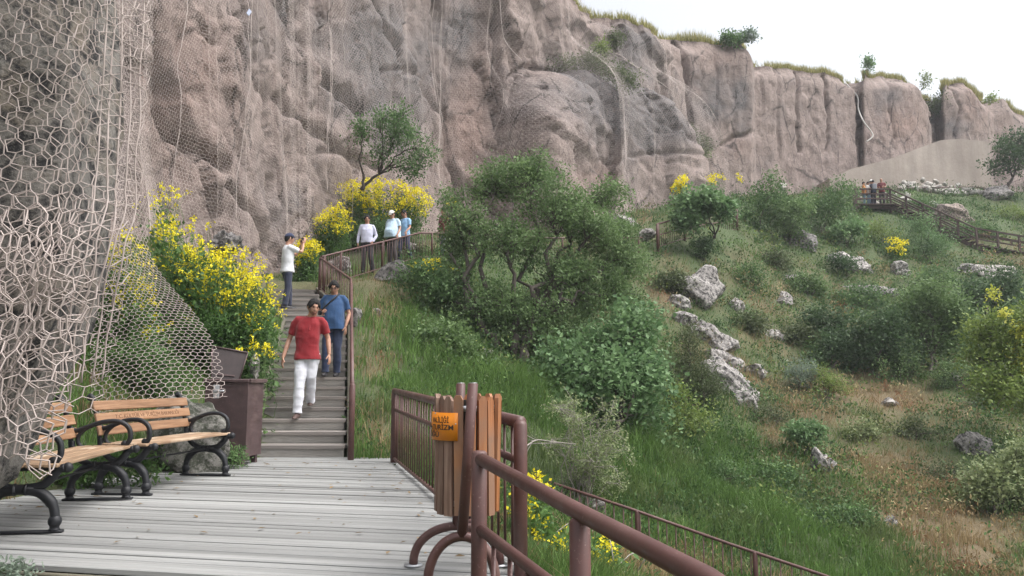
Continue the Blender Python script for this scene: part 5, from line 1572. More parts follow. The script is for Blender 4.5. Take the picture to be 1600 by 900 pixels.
# ------------------------------------------------------------------ grass
m_grass = m_vcol('grass_blades', .75, .3)
def cliff_Y(x, y):
    px = 800 + FPX * x / np.maximum(y, .5) / math.cos(TH)
    return np.interp(px, PX_, [c[1] for c in CL])
def on_walk(x, y):
    dk = (x - P0[0]) * ND[0] + (y - P0[1]) * ND[1]
    rt = FA[0] + (y - FA[1]) * (FB[0] - FA[0]) / (FB[1] - FA[1])
    deckm = (dk > -.4) & (y < 10.7) & (x < rt + .1) & (x > -4.3)
    sr = np.where(y < 17, -2.15 - .21 * (y - 10.6), -3.494 - .5 * (y - 17))
    st = (y > 10.3) & (y < 21.2) & (x < sr + .06) & (x > sr - SWID - .06)
    return deckm | st
def blades(n, seed, ymin, ymax, hmin, hmax, wid, name, label, wantdry, xr=None, clump=.55, lean=.35, dens=None, tuft=0):
    r = np.random.default_rng(seed)
    Y = ymin * (ymax / ymin) ** r.uniform(size=n)
    hw = 860 / FPX
    X = r.uniform(-hw, hw, n) * Y
    if tuft:
        k = n // tuft
        sel = r.integers(0, k, n)
        X, Y = X[sel] + r.normal(size=n) * .055 * np.sqrt(Y[sel] / 8), Y[sel] + r.normal(size=n) * .055 * np.sqrt(Y[sel] / 8)
    ok = (Y < cliff_Y(X, Y) + .2) & ~on_walk(X, Y) & ~((X < .3) & (Y < 5.5))
    X, Y = X[ok], Y[ok]
    P = np.stack([X, Y, hz(X, Y)], -1)
    d = dryness(P)
    nn = fbm(P * 1.1, 3, seed) * .5 + .5
    keep = (nn > clump * r.uniform(.3, 1.2, len(X)))
    dr = d if wantdry else 1 - d
    keep &= r.uniform(size=len(X)) < np.clip(dr * 1.5 - .15, .03, 1)
    if dens is not None: keep &= dens(P, r)
    P, d, nn = P[keep], d[keep], nn[keep]
    m = len(P)
    tall = fbm(P * .5, 2, seed + 5) * .5 + .6
    h = r.uniform(hmin, hmax, m) * np.clip(tall, .35, 1.4)
    w = wid * r.uniform(.6, 1.4, m) * (.55 + P[:, 1] / 26)
    a = r.uniform(0, 2 * math.pi, m)
    ln = np.stack([np.cos(a), np.sin(a), 0 * a], -1) * (h * r.uniform(.05, lean * 2, m))[:, None]
    ln += np.array([.10, -.06, 0]) * h[:, None]                      # leaning downhill
    sd = np.stack([-np.sin(a), np.cos(a), 0 * a], -1)
    b2 = r.uniform(0, 2 * math.pi, m); sd = np.stack([np.cos(b2), np.sin(b2), 0 * b2], -1) * w[:, None]
    up = np.array([0, 0, 1.0])
    mid = P + ln * .3 + up * (h * .6)[:, None]
    tip = P + ln + up * h[:, None]
    V = np.stack([P - sd - up * .03, P + sd - up * .03, mid + sd * .75, mid - sd * .75, tip], 1).reshape(-1, 3)
    q = np.arange(m)[:, None] * 5
    nr_m = P[:, 1] < 19
    F4 = q[nr_m] + np.array([[0, 1, 2, 3]]); F3 = np.concatenate([q[nr_m] + np.array([[3, 2, 4]]), q[~nr_m] + np.array([[0, 1, 4]])])
    g1, g2 = np.array([.065, .12, .03]), np.array([.155, .265, .068])
    y1, y2 = np.array([.19, .135, .068]), np.array([.38, .295, .165])
    rd = np.array([.27, .155, .085])
    t = r.uniform(size=(m, 1)) * .6 + np.clip(fbm(P * .8, 2, seed + 9)[:, None] * .5 + .3, 0, 1) * .6
    if wantdry:
        c = y1 + (y2 - y1) * np.clip(t, 0, 1)
        rm = smooth01(.05, .6, fbm(P * .45, 3, 404))[:, None] * .75
        c = c * (1 - rm) + rd * rm * (.7 + .6 * r.uniform(size=(m, 1)))
    else:
        c = g1 + (g2 - g1) * np.clip(t, 0, 1)
        ol = smooth01(0, .7, fbm(P * .6, 2, 505))[:, None] * .6
        c = c * (1 - ol) + np.array([.135, .165, .065]) * ol
    me = np_mesh(name, V, [F4, F3], m_grass, False, {'col': np.repeat(c, 5, 0)})
    return tag(obj(name, me), label, None, None, 'stuff')
blades(420000, 61, 5.0, 58, .14, .42, .0065, 'grass', 'green grass covering the hillside', False, tuft=9)
blades(400000, 62, 5.0, 58, .16, .46, .0060, 'dry_grass', 'dry straw coloured grass covering the hillside', True, tuft=7, lean=.5)
def tallmask(P, r):
    px, py = project(P)
    k = 0
    for cx, cy, sx, sy in ((1000, 760, 150, 80), (720, 570, 90, 90), (780, 650, 110, 50), (1230, 830, 130, 45), (1130, 780, 80, 60), (900, 640, 120, 60)):
        k = k + np.exp(-((px - cx) / sx) ** 2 - ((py - cy) / sy) ** 2)
    return r.uniform(size=len(P)) < k
blades(170000, 63, 7.0, 24, .35, .70, .0060, 'tall_grass', 'tall soft green grass on the bank below the path', False, dens=tallmask, lean=.45, clump=.3, tuft=12)
# bright dry grass along the cliff rim
def rim_grass():
    r = np.random.default_rng(8)
    sel = (SS > s_of_px(880)) & (SS < s_of_px(1640))
    k = np.where(sel)[0]
    n = 46000
    i = r.choice(k, n)
    back = r.uniform(0, 2.2, n) ** 1.3
    P = RIM[i].copy()
    P[:, :2] += away[i] * back[:, None] + r.normal(size=(n, 2)) * .08
    P[:, 2] += np.minimum(back, 2.5) * .22 - .03
    dn = fbm(P * .5, 2, 3)
    P = P[dn > -.6]; m = len(P)
    h = r.uniform(.25, .75, m) * (1 + .5 * fbm(P * .4, 2, 5)); a = r.uniform(0, 6.28, m)
    sd = np.stack([np.cos(a), np.sin(a), 0 * a], -1) * .022
    tip = P + np.stack([np.cos(a + 1) * h * .4, np.sin(a + 1) * h * .4, h], -1)
    V = np.stack([P - sd, P + sd, tip], 1).reshape(-1, 3)
    c = np.array([.20, .21, .07]) + r.uniform(size=(m, 1)) * np.array([.26, .20, .10])
    tag(obj('rim_grass', np_mesh('rim_grass', V, np.arange(3 * m).reshape(-1, 3), m_grass, False, {'col': np.repeat(c, 3, 0)})), 'pale grass along the rim of the cliff', None, None, 'stuff')
rim_grass()
# weeds round the benches and the deck
def weeds(px, py, spec, Y, key, label, seed, n=30, per=30, size=.05, spread=.06, z0=None):
    g = Vector(at(px, py, Y)); g.z = h1(g.x, g.y) if z0 is None else z0
    return plant('weeds', label, 'weeds', g, px_lobes(spec, Y), key, n, per, spread, size, .2, seed, .006, 2, 'weeds around the deck', twigs=.2, bark=m_stem, crown='leaves', trunkname='stems')
weeds(60, 770, [(60, 745, 60, 26), (150, 730, 50, 26), (215, 725, 30, 20)], 7.9, 'mustard', 'green weeds behind the near bench', 91, 90, 34, .06, .08)
weeds(345, 722, [(345, 716, 30, 8), (318, 712, 18, 8), (375, 716, 12, 6)], 9.6, 'mid', 'tuft of grass at the foot of the brown box', 92, 40, 34, .05, .05)
weeds(12, 905, [(8, 892, 20, 14), (30, 902, 18, 12)], 4.3, 'silver', 'small leafy plant at the lower left corner beside the deck', 93, 22, 24, .03, .035)
weeds(200, 600, [(200, 570, 60, 36), (250, 590, 50, 24), (170, 600, 40, 24)], 10.6, 'mustard', 'feathery green weeds under the draped net', 94, 130, 40, .07, .09)
weeds(415, 580, [(410, 560, 14, 20), (420, 600, 8, 14), (385, 575, 12, 14)], 11.9, 'mid', 'green weeds along the left edge of the stairs', 95, 50, 34, .06, .07)
weeds(345, 530, [(340, 520, 70, 24), (290, 530, 40, 18), (400, 525, 26, 18)], 12.1, 'mustard', 'dark green leaves at the foot of the tall mustard bush', 96, 120, 40, .07, .10)
weeds(500, 425, [(500, 370, 12, 16), (520, 380, 24, 18), (550, 372, 30, 16), (600, 362, 50, 12)], 26.9, 'mid', 'green undergrowth below the mustard behind the men', 97, 140, 36, .11, .15)
# low herbs and dry seed heads scattered over the slope
def herbs():
    r = np.random.default_rng(77)
    n = 12000
    Y = 7.0 * (56 / 7.0) ** r.uniform(size=n)
    X = r.uniform(-.66, .69, n) * Y
    ok = (Y < cliff_Y(X, Y) - .1) & ~on_walk(X, Y) & (X > -.05 * Y - 2.2)
    X, Y = X[ok], Y[ok]
    P = np.stack([X, Y, hz(X, Y)], -1)
    d = dryness(P); cl = fbm(P * .4, 3, 911)
    keep = cl > r.uniform(-.7, .35, len(P))
    P, d = P[keep], d[keep]
    m = len(P)
    sz = r.uniform(.10, .30, m) * (.7 + P[:, 1] / 40)
    kind = r.uniform(size=m) + (d - .62) * 1.1 + fbm(P * .25, 2, 913) * .4
    pal = np.array([(.055, .11, .035), (.10, .17, .055), (.15, .19, .075), (.17, .15, .08), (.30, .22, .115), (.25, .135, .075), (.38, .31, .17)])
    ki = np.clip((kind * 6.2).astype(int), 0, 6)
    C = P + np.stack([0 * sz, 0 * sz, sz * .55], -1)
    per = 26
    pos = np.repeat(C, per, 0) + r.normal(size=(m * per, 3)) * np.repeat(sz, per)[:, None] * [.55, .55, .42]
    q = m * per
    dv = r.normal(size=(q, 3)) * [.6, .6, .5] + [0.1, 0, .75]; dv /= np.linalg.norm(dv, axis=1, keepdims=True)
    a = np.cross(dv, r.normal(size=(q, 3))); a /= np.linalg.norm(a, axis=1, keepdims=True)
    L = (.05 + .05 * r.uniform(size=(q, 1))) * np.repeat(.6 + P[:, 1] / 30, per)[:, None]
    V = np.stack([pos, pos + dv * L * .5 + a * L * .16, pos + dv * L, pos + dv * L * .5 - a * L * .16], 1).reshape(-1, 3)
    c = np.repeat(pal[ki], per, 0) * r.uniform(.65, 1.35, (q, 1))
    tag(obj('ground_herbs', np_mesh('ground_herbs', V, np.arange(4 * q).reshape(-1, 4), m_grass, False, {'col': np.repeat(c, 4, 0)})), 'mixed low herbs and dry weeds scattered over the slope', None, None, 'stuff')
herbs()
# more scrub between the rocks of the right slope
SCRUB = [(1172, 452, 34, 26, 'mid', 'leafy scrub right of the large lichen boulder'), (1212, 420, 26, 18, 'olive', 'olive scrub above the small pale rocks'), (1368, 382, 30, 20, 'lime', 'yellow green scrub under the far landing'),
         (1262, 462, 34, 20, 'dark', 'dark scrub above the leftmost shady tree'), (1340, 482, 40, 20, 'mid', 'green scrub below the flat rock shelf'), (1300, 575, 34, 30, 'shade', 'shady scrub below the leftmost shady tree'),
         (1410, 600, 44, 30, 'dark', 'dense scrub under the low shady tree'), (1500, 612, 44, 34, 'dark', 'dense scrub left of the overhanging yellow green tree'), (1250, 540, 24, 16, 'olive', 'olive tuft left of the shady trees'),
         (1462, 448, 40, 18, 'mid', 'green scrub above the tall leafy tree'), (1560, 640, 40, 30, 'olive', 'olive scrub under the overhanging tree'), (1200, 668, 36, 22, 'olive', 'olive scrub left of the small leafy plant'),
         (1345, 690, 34, 18, 'pale', 'pale scrub on the dry slope below the spurge'), (1430, 690, 44, 22, 'olive', 'wide olive scrub in the middle of the dry slope'), (1130, 760, 40, 22, 'mid', 'low green scrub on the green bank'),
         (1330, 830, 44, 24, 'mid', 'green scrub at the lower end of the green bank'), (1210, 760, 40, 20, 'mid', 'green scrub beside the grey rock of the bank'), (1480, 760, 36, 24, 'olive', 'olive scrub left of the grey green shrub'),
         (1050, 462, 22, 20, 'olive', 'olive tuft left of the large lichen boulder'), (1170, 520, 24, 16, 'olive', 'low tuft beside the lichen ledge'),
         (1530, 372, 30, 16, 'mid', 'green scrub behind the lower far walkway'), (1440, 330, 26, 12, 'mid', 'green scrub behind the far stairs'), (1580, 345, 30, 14, 'lime', 'yellow green scrub at the right edge above the far walkway'),
         (690, 560, 40, 40, 'dark', 'dark undergrowth left of the foot of the large tree'), (870, 560, 46, 34, 'dark', 'dark undergrowth below the large tree')]
for i, (px, py, rx, ry, key, lab) in enumerate(SCRUB):
    bush(px, py, [(px - rx * .5, py - ry * .7, rx * .75, ry * .8), (px + rx * .55, py - ry * .6, rx * .7, ry * .7), (px + rx * .1, py - ry * 1.2, rx * .6, ry * .6)], .2, key, lab, 500 + i, 56, 36, .16 if py < 600 else .10, .10 if py < 600 else .06, random.choice((.2, .3, .4)), name='scrub_bush', surf=.7)
# dry leaves and bits of straw blown onto the deck and the lower steps
def litter():
    r = np.random.default_rng(19); n = 420
    X = r.uniform(-4.2, .05, n); Y = r.uniform(4.7, 10.6, n)
    edge = np.minimum(np.abs(X + 4.2), np.abs(X - (FA[0] + (Y - FA[1]) * (FB[0] - FA[0]) / (FB[1] - FA[1]))))
    ok = (on_walk(X, Y)) & (r.uniform(size=n) < np.exp(-edge * 1.1) + .10) & ((X - P0[0]) * ND[0] + (Y - P0[1]) * ND[1] > .05) & (X < FA[0] + (Y - FA[1]) * (FB[0] - FA[0]) / (FB[1] - FA[1]) - .04)
    X, Y = X[ok], Y[ok]; m = len(X)
    a = r.uniform(0, 6.28, m); L = r.uniform(.012, .04, m); W = L * r.choice([.12, .4, .5], m)
    d = np.stack([np.cos(a), np.sin(a), r.normal(size=m) * .12], -1); s = np.stack([-np.sin(a), np.cos(a), r.normal(size=m) * .2], -1)
    P = np.stack([X, Y, np.full(m, .008)], -1)
    V = np.stack([P - d * L[:, None], P + s * W[:, None] + [0, 0, .004], P + d * L[:, None], P - s * W[:, None] + [0, 0, .006]], 1).reshape(-1, 3)
    c = np.array([.20, .14, .075]) * r.uniform(.5, 1.6, (m, 1))
    tag(obj('leaf_litter', np_mesh('leaf_litter', V, np.arange(4 * m).reshape(-1, 4), m_grass, False, {'col': np.repeat(c, 4, 0)})), 'dry leaves and straw scattered on the deck', None, None, 'stuff')
litter()
# knee-high undergrowth that joins the shrubs of the slope into one cover
def undergrowth():
    r = np.random.default_rng(55); n = 3600
    Y = 13 * (52 / 13) ** r.uniform(size=n); X = r.uniform(-.12, .69, n) * Y
    P = np.stack([X, Y, hz(X, Y)], -1)
    px, py = project(P)
    w = np.zeros(n)
    for cx, cy, sx, sy in ((1300, 380, 130, 60), (1200, 340, 90, 50), (1400, 520, 140, 70), (1540, 480, 90, 90), (1180, 450, 60, 50), (1540, 660, 80, 70), (850, 560, 130, 60), (720, 500, 60, 70), (1450, 380, 90, 40), (1060, 640, 70, 60), (1300, 800, 120, 50), (1240, 600, 60, 50), (1000, 440, 40, 40)):
        w += np.exp(-((px - cx) / sx) ** 2 - ((py - cy) / sy) ** 2)
    ok = (Y < cliff_Y(X, Y) - .3) & ~on_walk(X, Y) & (r.uniform(size=n) < w * .8)
    P = P[ok]; m = len(P); per = 46
    sz = r.uniform(.25, .6, m)
    C = P + np.stack([0 * sz, 0 * sz, sz * .4], -1)
    pos = np.repeat(C, per, 0) + r.normal(size=(m * per, 3)) * np.repeat(sz, per)[:, None] * [.6, .6, .38]
    q = m * per
    dv = r.normal(size=(q, 3)) + [0, 0, .4]; dv /= np.linalg.norm(dv, axis=1, keepdims=True)
    a = np.cross(dv, r.normal(size=(q, 3))); a /= np.linalg.norm(a, axis=1, keepdims=True)
    L = r.uniform(.05, .10, (q, 1)) * np.repeat(.6 + P[:, 1] / 40, per)[:, None]
    V = np.stack([pos, pos + dv * L * .5 + a * L * .28, pos + dv * L, pos + dv * L * .5 - a * L * .28], 1).reshape(-1, 3)
    pal = np.array([(.055, .11, .035), (.085, .15, .05), (.12, .19, .06), (.10, .13, .055), (.16, .20, .06), (.075, .12, .06)])
    c = np.repeat(pal[r.integers(0, 6, m)], per, 0) * r.uniform(.6, 1.35, (q, 1))
    tag(obj('undergrowth', np_mesh('undergrowth', V, np.arange(4 * q).reshape(-1, 4), m_grass, False, {'col': np.repeat(c, 4, 0)})), 'knee-high green undergrowth between the shrubs of the slope', None, None, 'stuff')
undergrowth()
# ------------------------------------------------------------------ people
def m_cloth(name, c, rough=.85, folds=.5, fine=True):
    m, nt, b = mat_new(name)
    n = tex(nt, 'noise', 5, 5, .6, stretch=(1, 1, .55)); w = tex(nt, 'noise', 160, 2, .5)
    cc = ramp(nt, n.outputs[0], [(.3, tuple(x * .86 for x in c)), (.7, tuple(min(1, x * 1.08) for x in c))])
    nt.links.new(cc, b.inputs['Base Color'])
    b.inputs['Roughness'].default_value = rough
    b.inputs['Sheen Weight'].default_value = .15
    bump(nt, b, mathn(nt, 'ADD', n.outputs[0], mathn(nt, 'MULTIPLY', w.outputs[0], .06)), folds, .03)
    return m
m_skin, nt, b = mat_new('skin')
n = tex(nt, 'noise', 22, 5, .6)
nt.links.new(ramp(nt, n.outputs[0], [(.3, (.36, .185, .125)), (.7, (.46, .26, .18))]), b.inputs['Base Color'])
b.inputs['Roughness'].default_value = .5
b.inputs['Subsurface Weight'].default_value = .08
b.inputs['Subsurface Radius'].default_value = (.01, .004, .002)
m_hair = m_plain('black_hair', (.006, .005, .005), .85, .4, 60, bumps=.5, bdist=.01)
m_beard = m_plain('stubble', (.26, .145, .105), .8, .4, 90, bumps=.2)
m_eye = m_plain('eye', (.02, .015, .012), .2, .1, 20, bumps=0)
m_lip = m_plain('lip', (.30, .12, .09), .5, .1, 20, bumps=0)
m_shoe = m_plain('brown_shoe', (.075, .045, .038), .5, .3, 20)
m_shoeb = m_plain('dark_shoe', (.022, .020, .022), .5, .3, 20)
m_black = m_plain('black_plastic', (.012, .012, .014), .4, .2, 20, bumps=.05)
m_glass = m_plain('lens', (.03, .03, .035), .1, .1, 20, bumps=0)

def rounded(pts, rad, n=14, squash=None):
    """tube with rounded ends, closed"""
    P = np.array([list(p) for p in pts], float); r = np.full(len(P), rad) if np.isscalar(rad) else np.array(rad, float)
    d0 = P[0] - P[1]; d0 /= np.linalg.norm(d0); d1 = P[-1] - P[-2]; d1 /= np.linalg.norm(d1)
    a = [P[0] + d0 * r[0] * f for f in (.95, .7, .38)]; ar = [r[0] * f for f in (.25, .7, .92)]
    c = [P[-1] + d1 * r[-1] * f for f in (.38, .7, .95)]; cr = [r[-1] * f for f in (.92, .7, .25)]
    return tube_vf(np.concatenate([a, P, c]), np.concatenate([ar, r, cr]), n, True, squash)
def loft(rings, n=20):
    """rings: (centre, half width x, half depth y) stacked upwards, closed"""
    V = []
    for c, rx, ry in rings:
        for j in range(n):
            t = 2 * math.pi * j / n
            V.append((c[0] + rx * math.copysign(abs(math.cos(t)) ** .85, math.cos(t)), c[1] + ry * math.copysign(abs(math.sin(t)) ** .85, math.sin(t)), c[2]))
    F = []
    for i in range(len(rings) - 1):
        for j in range(n):
            a = i * n + j; b_ = i * n + (j + 1) % n
            F.append((a, b_, b_ + n, a + n))
    F.append(tuple(range(n - 1, -1, -1))); F.append(tuple(range((len(rings) - 1) * n, len(rings) * n)))
    return np.array(V), F
def fuse(parts, voxel, smooth=4, fold=0.0, seed=0, extra=()):
    """one continuous skin over overlapping closed volumes"""
    mb = MB()
    for V, F in parts: mb.add(V, F)
    me = mb.mesh('fuse', m_skin)
    o = bpy.data.objects.new('fuse', me); col.objects.link(o)
    rm = o.modifiers.new('r', 'REMESH'); rm.mode = 'VOXEL'; rm.voxel_size = voxel
    sm = o.modifiers.new('s', 'SMOOTH'); sm.factor = .5; sm.iterations = smooth
    out = bpy.data.meshes.new_from_object(o.evaluated_get(bpy.context.evaluated_depsgraph_get()))
    bpy.data.objects.remove(o); bpy.data.meshes.remove(me)
    n = len(out.vertices)
    V = np.empty(n * 3, np.float32); out.vertices.foreach_get('co', V); V = V.reshape(-1, 3).astype(float)
    if fold:
        N = np.empty(n * 3, np.float32); out.vertices.foreach_get('normal', N); N = N.reshape(-1, 3)
        V = V + N * (fbm(V * np.array([9, 9, 6]), 2, seed) * fold + (ridged(V * np.array([5, 5, 8]), 2, seed + 3) - .8) * fold * .8)[:, None]
    F = [list(p.vertices) for p in out.polygons]
    bpy.data.meshes.remove(out)
    k = n
    Vs = [V]
    for v, f in extra:
        Vs.append(v); F += [[i + k for i in q] for q in f]; k += len(v)
    return np.concatenate(Vs), F
def mesh_from(V, F, name, mat):
    me = bpy.data.meshes.new(name); me.from_pydata(np.asarray(V).tolist(), [], F)
    me.polygons.foreach_set('use_smooth', np.ones(len(me.polygons), bool)); me.materials.append(mat); me.update()
    return me
HEADV, HEADF = ball_vf(48, 38)
def head_shape(off=None, mask=None):
    u = HEADV.copy(); x, y, z = u[:, 0], u[:, 1], u[:, 2]
    V = u * np.array([.076, .096, .118])
    jaw = smooth01(-.1, -1.0, z)
    V[:, 0] *= 1 - .34 * jaw
    V[:, 1] += jaw * (y > 0) * -.045 * y                   # the nape is tucked in
    front = smooth01(.1, -.6, y)
    def g(cx, cz, sx, sz): return np.exp(-((x - cx) / sx) ** 2 - ((z - cz) / sz) ** 2) * front
    V[:, 1] += -.026 * g(0, -.2, .13, .16) - .013 * g(0, .05, .09, .2) + .011 * (g(.36, .08, .18, .12) + g(-.36, .08, .18, .12)) - .006 * (g(.34, .27, .25, .08) + g(-.34, .27, .25, .08))
    V[:, 1] += -.006 * g(0, -.52, .25, .07) - .010 * g(0, -.82, .25, .15) + .004 * g(0, -.63, .2, .05) - .004 * (g(.45, -.15, .2, .2) + g(-.45, -.15, .2, .2))
    if off is not None:
        n = V / np.linalg.norm(V, axis=1, keepdims=True)
        V = V + n * np.where(mask, off, -.012)[:, None]
    return V, HEADF
def hair_mask(lowback=-.5, front=.54, side=-.05, line_only=False):
    x, y, z = HEADV.T
    line = np.where(y < -.15, front - .75 * np.abs(x) ** 2 + .10 * noise3(HEADV * 6, 3), np.where(y < .25, side + (front - side) * smooth01(.25, -.15, y), lowback + (side - lowback) * smooth01(.9, .25, y)))
    return line if line_only else z > line

def hand_vf(wrist, d, palm_n, thumb, s=1.0, curl=.5):
    """palm and five fingers; d: wrist to knuckles, palm_n: palm faces this way, thumb: side of the thumb"""
    d = np.array(d, float); d /= np.linalg.norm(d)
    pn = np.array(palm_n, float); pn -= d * pn.dot(d); pn /= np.linalg.norm(pn)
    sd = np.cross(d, pn); sd *= np.sign(sd.dot(np.array(thumb, float)) or 1)
    w = np.array(wrist, float)
    out = []
    V, F = rounded([w, w + d * .045 * s, w + d * .085 * s], [.024 * s, .036 * s, .036 * s], 10)
    rel = V - w                                       # flatten the palm
    V = w + rel - np.outer(rel @ pn, pn) * .55
    out.append((V, F))
    for k, (o, L) in enumerate(((.030, .068), (.010, .078), (-.010, .072), (-.029, .056))):
        p = w + d * (.085 - abs(o) * .15) * s + sd * o * s
        L *= s
        dirs = [d, d * math.cos(curl) + pn * math.sin(curl), d * math.cos(2 * curl) + pn * math.sin(2 * curl)]
        q = [p]
        for dd, f in zip(dirs, (.45, .32, .23)): q.append(q[-1] + dd * L * f)
        out.append(rounded(q, [.0088 * s, .0084 * s, .0078 * s, .0066 * s], 7))
    p = w + d * .025 * s + sd * .026 * s
    q = [p, p + (d * .7 + sd * .7 + pn * .1) * .035 * s, p + (d * 1.0 + sd * .75 + pn * .35) * .058 * s]
    out.append(rounded(q, [.0125 * s, .0105 * s, .0085 * s], 8))
    return out

def person(label, loc, yaw, H, top, legs, pose, shirt='polo', belly=0.0, hair='short', headturn=(0, 0, 0), beard=False, shoe=None, glasses=False, cap=None, voxel=.010, hands=True, group='visitors on the stairs and paths', build=1.0):
    root = empty('person', loc, yaw)
    root.scale = (H / 1.75,) * 3
    tag(root, label, 'person', group)
    J = {'pel': (0, 0, .93), 'che': (0, 0, 1.27), 'nek': (0, .015, 1.455), 'hed': (0, -.012, 1.622),
         'hl': (.088, 0, .90), 'hr': (-.088, 0, .90), 'kl': (.10, -.015, .50), 'kr': (-.10, -.015, .50), 'al': (.10, .02, .085), 'ar': (-.10, .02, .085),
         'sl': (.168, .01, 1.42), 'sr': (-.168, .01, 1.42), 'el': (.235, .035, 1.13), 'er': (-.235, .035, 1.13), 'wl': (.25, -.03, .885), 'wr': (-.25, -.03, .885),
         'fl': (0, -1, 0), 'fr': (0, -1, 0), 'dl': (.02, -.1, -1), 'dr': (-.02, -.1, -1)}
    J.update(pose)
    J = {k: np.array(v, float) for k, v in J.items()}
    B = build
    # torso rings from hip to shoulder
    def torso(g, z0=.80, hem=False):
        up = J['che'] - J['pel']
        def cc(f, fy=0): 
            c = J['pel'] + up * f; return (c[0], c[1] + fy, c[2])
        r = []
        if hem: r.append((cc(-.26), .182 * B + g + belly * .16, .134 * B + g + belly * .40))
        r += [(cc(-.10, -.03 * belly), (.176 if hem else .163) * B + g + belly * .17, (.126 if hem else .112) * B + g + belly * .42), (cc(.15, -.05 * belly), .152 * B + g + belly * .2, .106 * B + g + belly * .55), (cc(.40, -.05 * belly), .148 * B + g + belly * .18, .105 * B + g + belly * .55),
              (cc(.75, -.02 * belly), .163 * B + g + belly * .1, .114 * B + g + belly * .3), (cc(1.1), .172 * B + g, .112 * B + g + belly * .1)]
        sm_ = (J['sl'] + J['sr']) / 2
        r += [((sm_[0], sm_[1], sm_[2] - .05), .160 * B + g, .098 * B + g), ((sm_[0], sm_[1], sm_[2] + .0), .130 * B + g, .085 * B + g), ((sm_[0] * .7 + J['nek'][0] * .3, sm_[1] * .5 + J['nek'][1] * .5, sm_[2] + .035), .088 * B + g, .068 * B + g), ((J['nek'][0], J['nek'][1] * .8, sm_[2] + .062), .056 + g * .5, .056 + g * .5)]
        return loft(r)
    hv, hf = head_shape()
    Mh = Matrix.Translation(Vector(J['hed'])) @ Matrix.Rotation(headturn[0], 4, 'Z') @ Matrix.Rotation(headturn[1], 4, 'X') @ Matrix.Rotation(headturn[2], 4, 'Y')
    Mn = np.array(Mh)
    def hx(V): return np.asarray(V) @ Mn[:3, :3].T + Mn[:3, 3]
    ears = []
    for s in (-1, 1):
        V, F = ball_vf(10, 8); ears.append((hx(V * [.012, .022, .032] + [s * .076, .012, -.006]), F))
    hb = J['hed'] + np.array([0, .02, -.06])
    arms = []
    for s, a in (('l', 1), ('r', -1)):
        S, E, W = J['s' + s], J['e' + s], J['w' + s]
        arms.append(rounded([S, S * .5 + E * .5, E, E * .6 + W * .4, W], [.038 * B, .041 * B, .036, .036, .025], 12))
    body = [torso(-.024), (hx(hv), hf)] + ears + arms + [rounded([J['nek'] - [0, 0, .05], J['nek'], hb], [.072, .062, .060], 14)]
    for s in 'lr':
        body.append(rounded([J['h' + s], J['k' + s], J['a' + s]], [.072, .048, .036], 10))
    ex = []
    if hands:
        for s, a in (('l', 1), ('r', -1)):
            ex += hand_vf(J['w' + s], J['d' + s], (-a * .8, .25, 0) if pose.get('palm_' + s) is None else pose['palm_' + s], (0, -1, .1) if pose.get('th_' + s) is None else pose['th_' + s], 1.0, .35)
    V, F = fuse(body, voxel, 3, extra=ex)
    obj('body', mesh_from(V, F, 'body', m_skin), root)
    # shirt
    sh = [torso(.014, hem=shirt != 'tucked')]
    for s, a in (('l', 1), ('r', -1)):
        S, E, W = J['s' + s], J['e' + s], J['w' + s]
        Si = np.array([J['nek'][0] * .7 + S[0] * .3, J['nek'][1] * .5, J['nek'][2] - .018])
        if shirt == 'tucked': sh.append(rounded([Si, S * .93 + Si * .07, S * .5 + E * .5, E, E * .5 + W * .5, W + (E - W) * .06], [.046, .060 * B, .058 * B, .052, .046, .038], 14))
        else: sh.append(tube_vf([Si, S * .9 + Si * .1, S * .8 + E * .2, S * .5 + E * .5, S * .25 + E * .75], [.046, .060 * B, .064 * B, .062 * B, .064 * B], 14))
    V, F = fuse(sh, voxel * 1.1, 3, .006, 11)
    so = obj('shirt', mesh_from(V, F, 'shirt', top), root)
    nk = J['nek']
    if shirt in ('polo', 'tucked'):
        c = [(nk[0] + math.sin(t) * .068, nk[1] - .004 - math.cos(t) * .066, nk[2] + .012 - .022 * math.cos(t)) for t in np.linspace(.25, 2 * math.pi - .25, 24)]
        MB().tube(c, .018, 6, squash=(.55, 1.2)).build('collar', top, so, True)
        MB().box((nk[0], -.115 * B + nk[1] * .2 - belly * .05, nk[2] - .12), (.026, .012, .15), rot=Matrix.Rotation(-.28, 3, 'X'), bev=.004).build('button_placket', top, so)
    else:
        c = [(nk[0] + math.sin(t) * .064, nk[1] - math.cos(t) * .062, nk[2] + .004 - .018 * math.cos(t)) for t in np.linspace(0, 2 * math.pi, 25)]
        MB().tube(c, .010, 6).build('neckband', top, so, True)
    # trousers
    up = J['che'] - J['pel']
    pel = J['pel']
    tr = [loft([((pel[0], pel[1], pel[2] - .12), .155 * B, .112), ((pel[0], pel[1], pel[2] - .02), .168 * B + .006 + belly * .12, .122 + belly * .2), ((pel[0], pel[1] - .02 * belly, pel[2] + .09), .156 * B + belly * .10, .108 + belly * .30)])]
    for s in 'lr':
        h, k, a = J['h' + s], J['k' + s], J['a' + s]
        tr.append(tube_vf([h + [0, 0, .04], h * .8 + k * .2, h * .4 + k * .6, k, k * .6 + a * .4, a + (k - a) * .10, a + (k - a) * -.02], [.098 * B, .100 * B, .088 * B, .075, .073, .070, .073], 14))
    V, F = fuse(tr, voxel * 1.1, 3, .007, 23)
    obj('trousers', mesh_from(V, F, 'trousers', legs), root)
    if shirt == 'tucked':
        c = [(pel[0] + math.cos(t) * (.170 * B + belly * .12), pel[1] - .02 * belly + math.sin(t) * (.124 + belly * .34), pel[2] + .085) for t in np.linspace(0, 2 * math.pi, 29)]
        MB().tube(c, .02, 4, squash=(.35, 1)).build('belt', m_black, root, True)
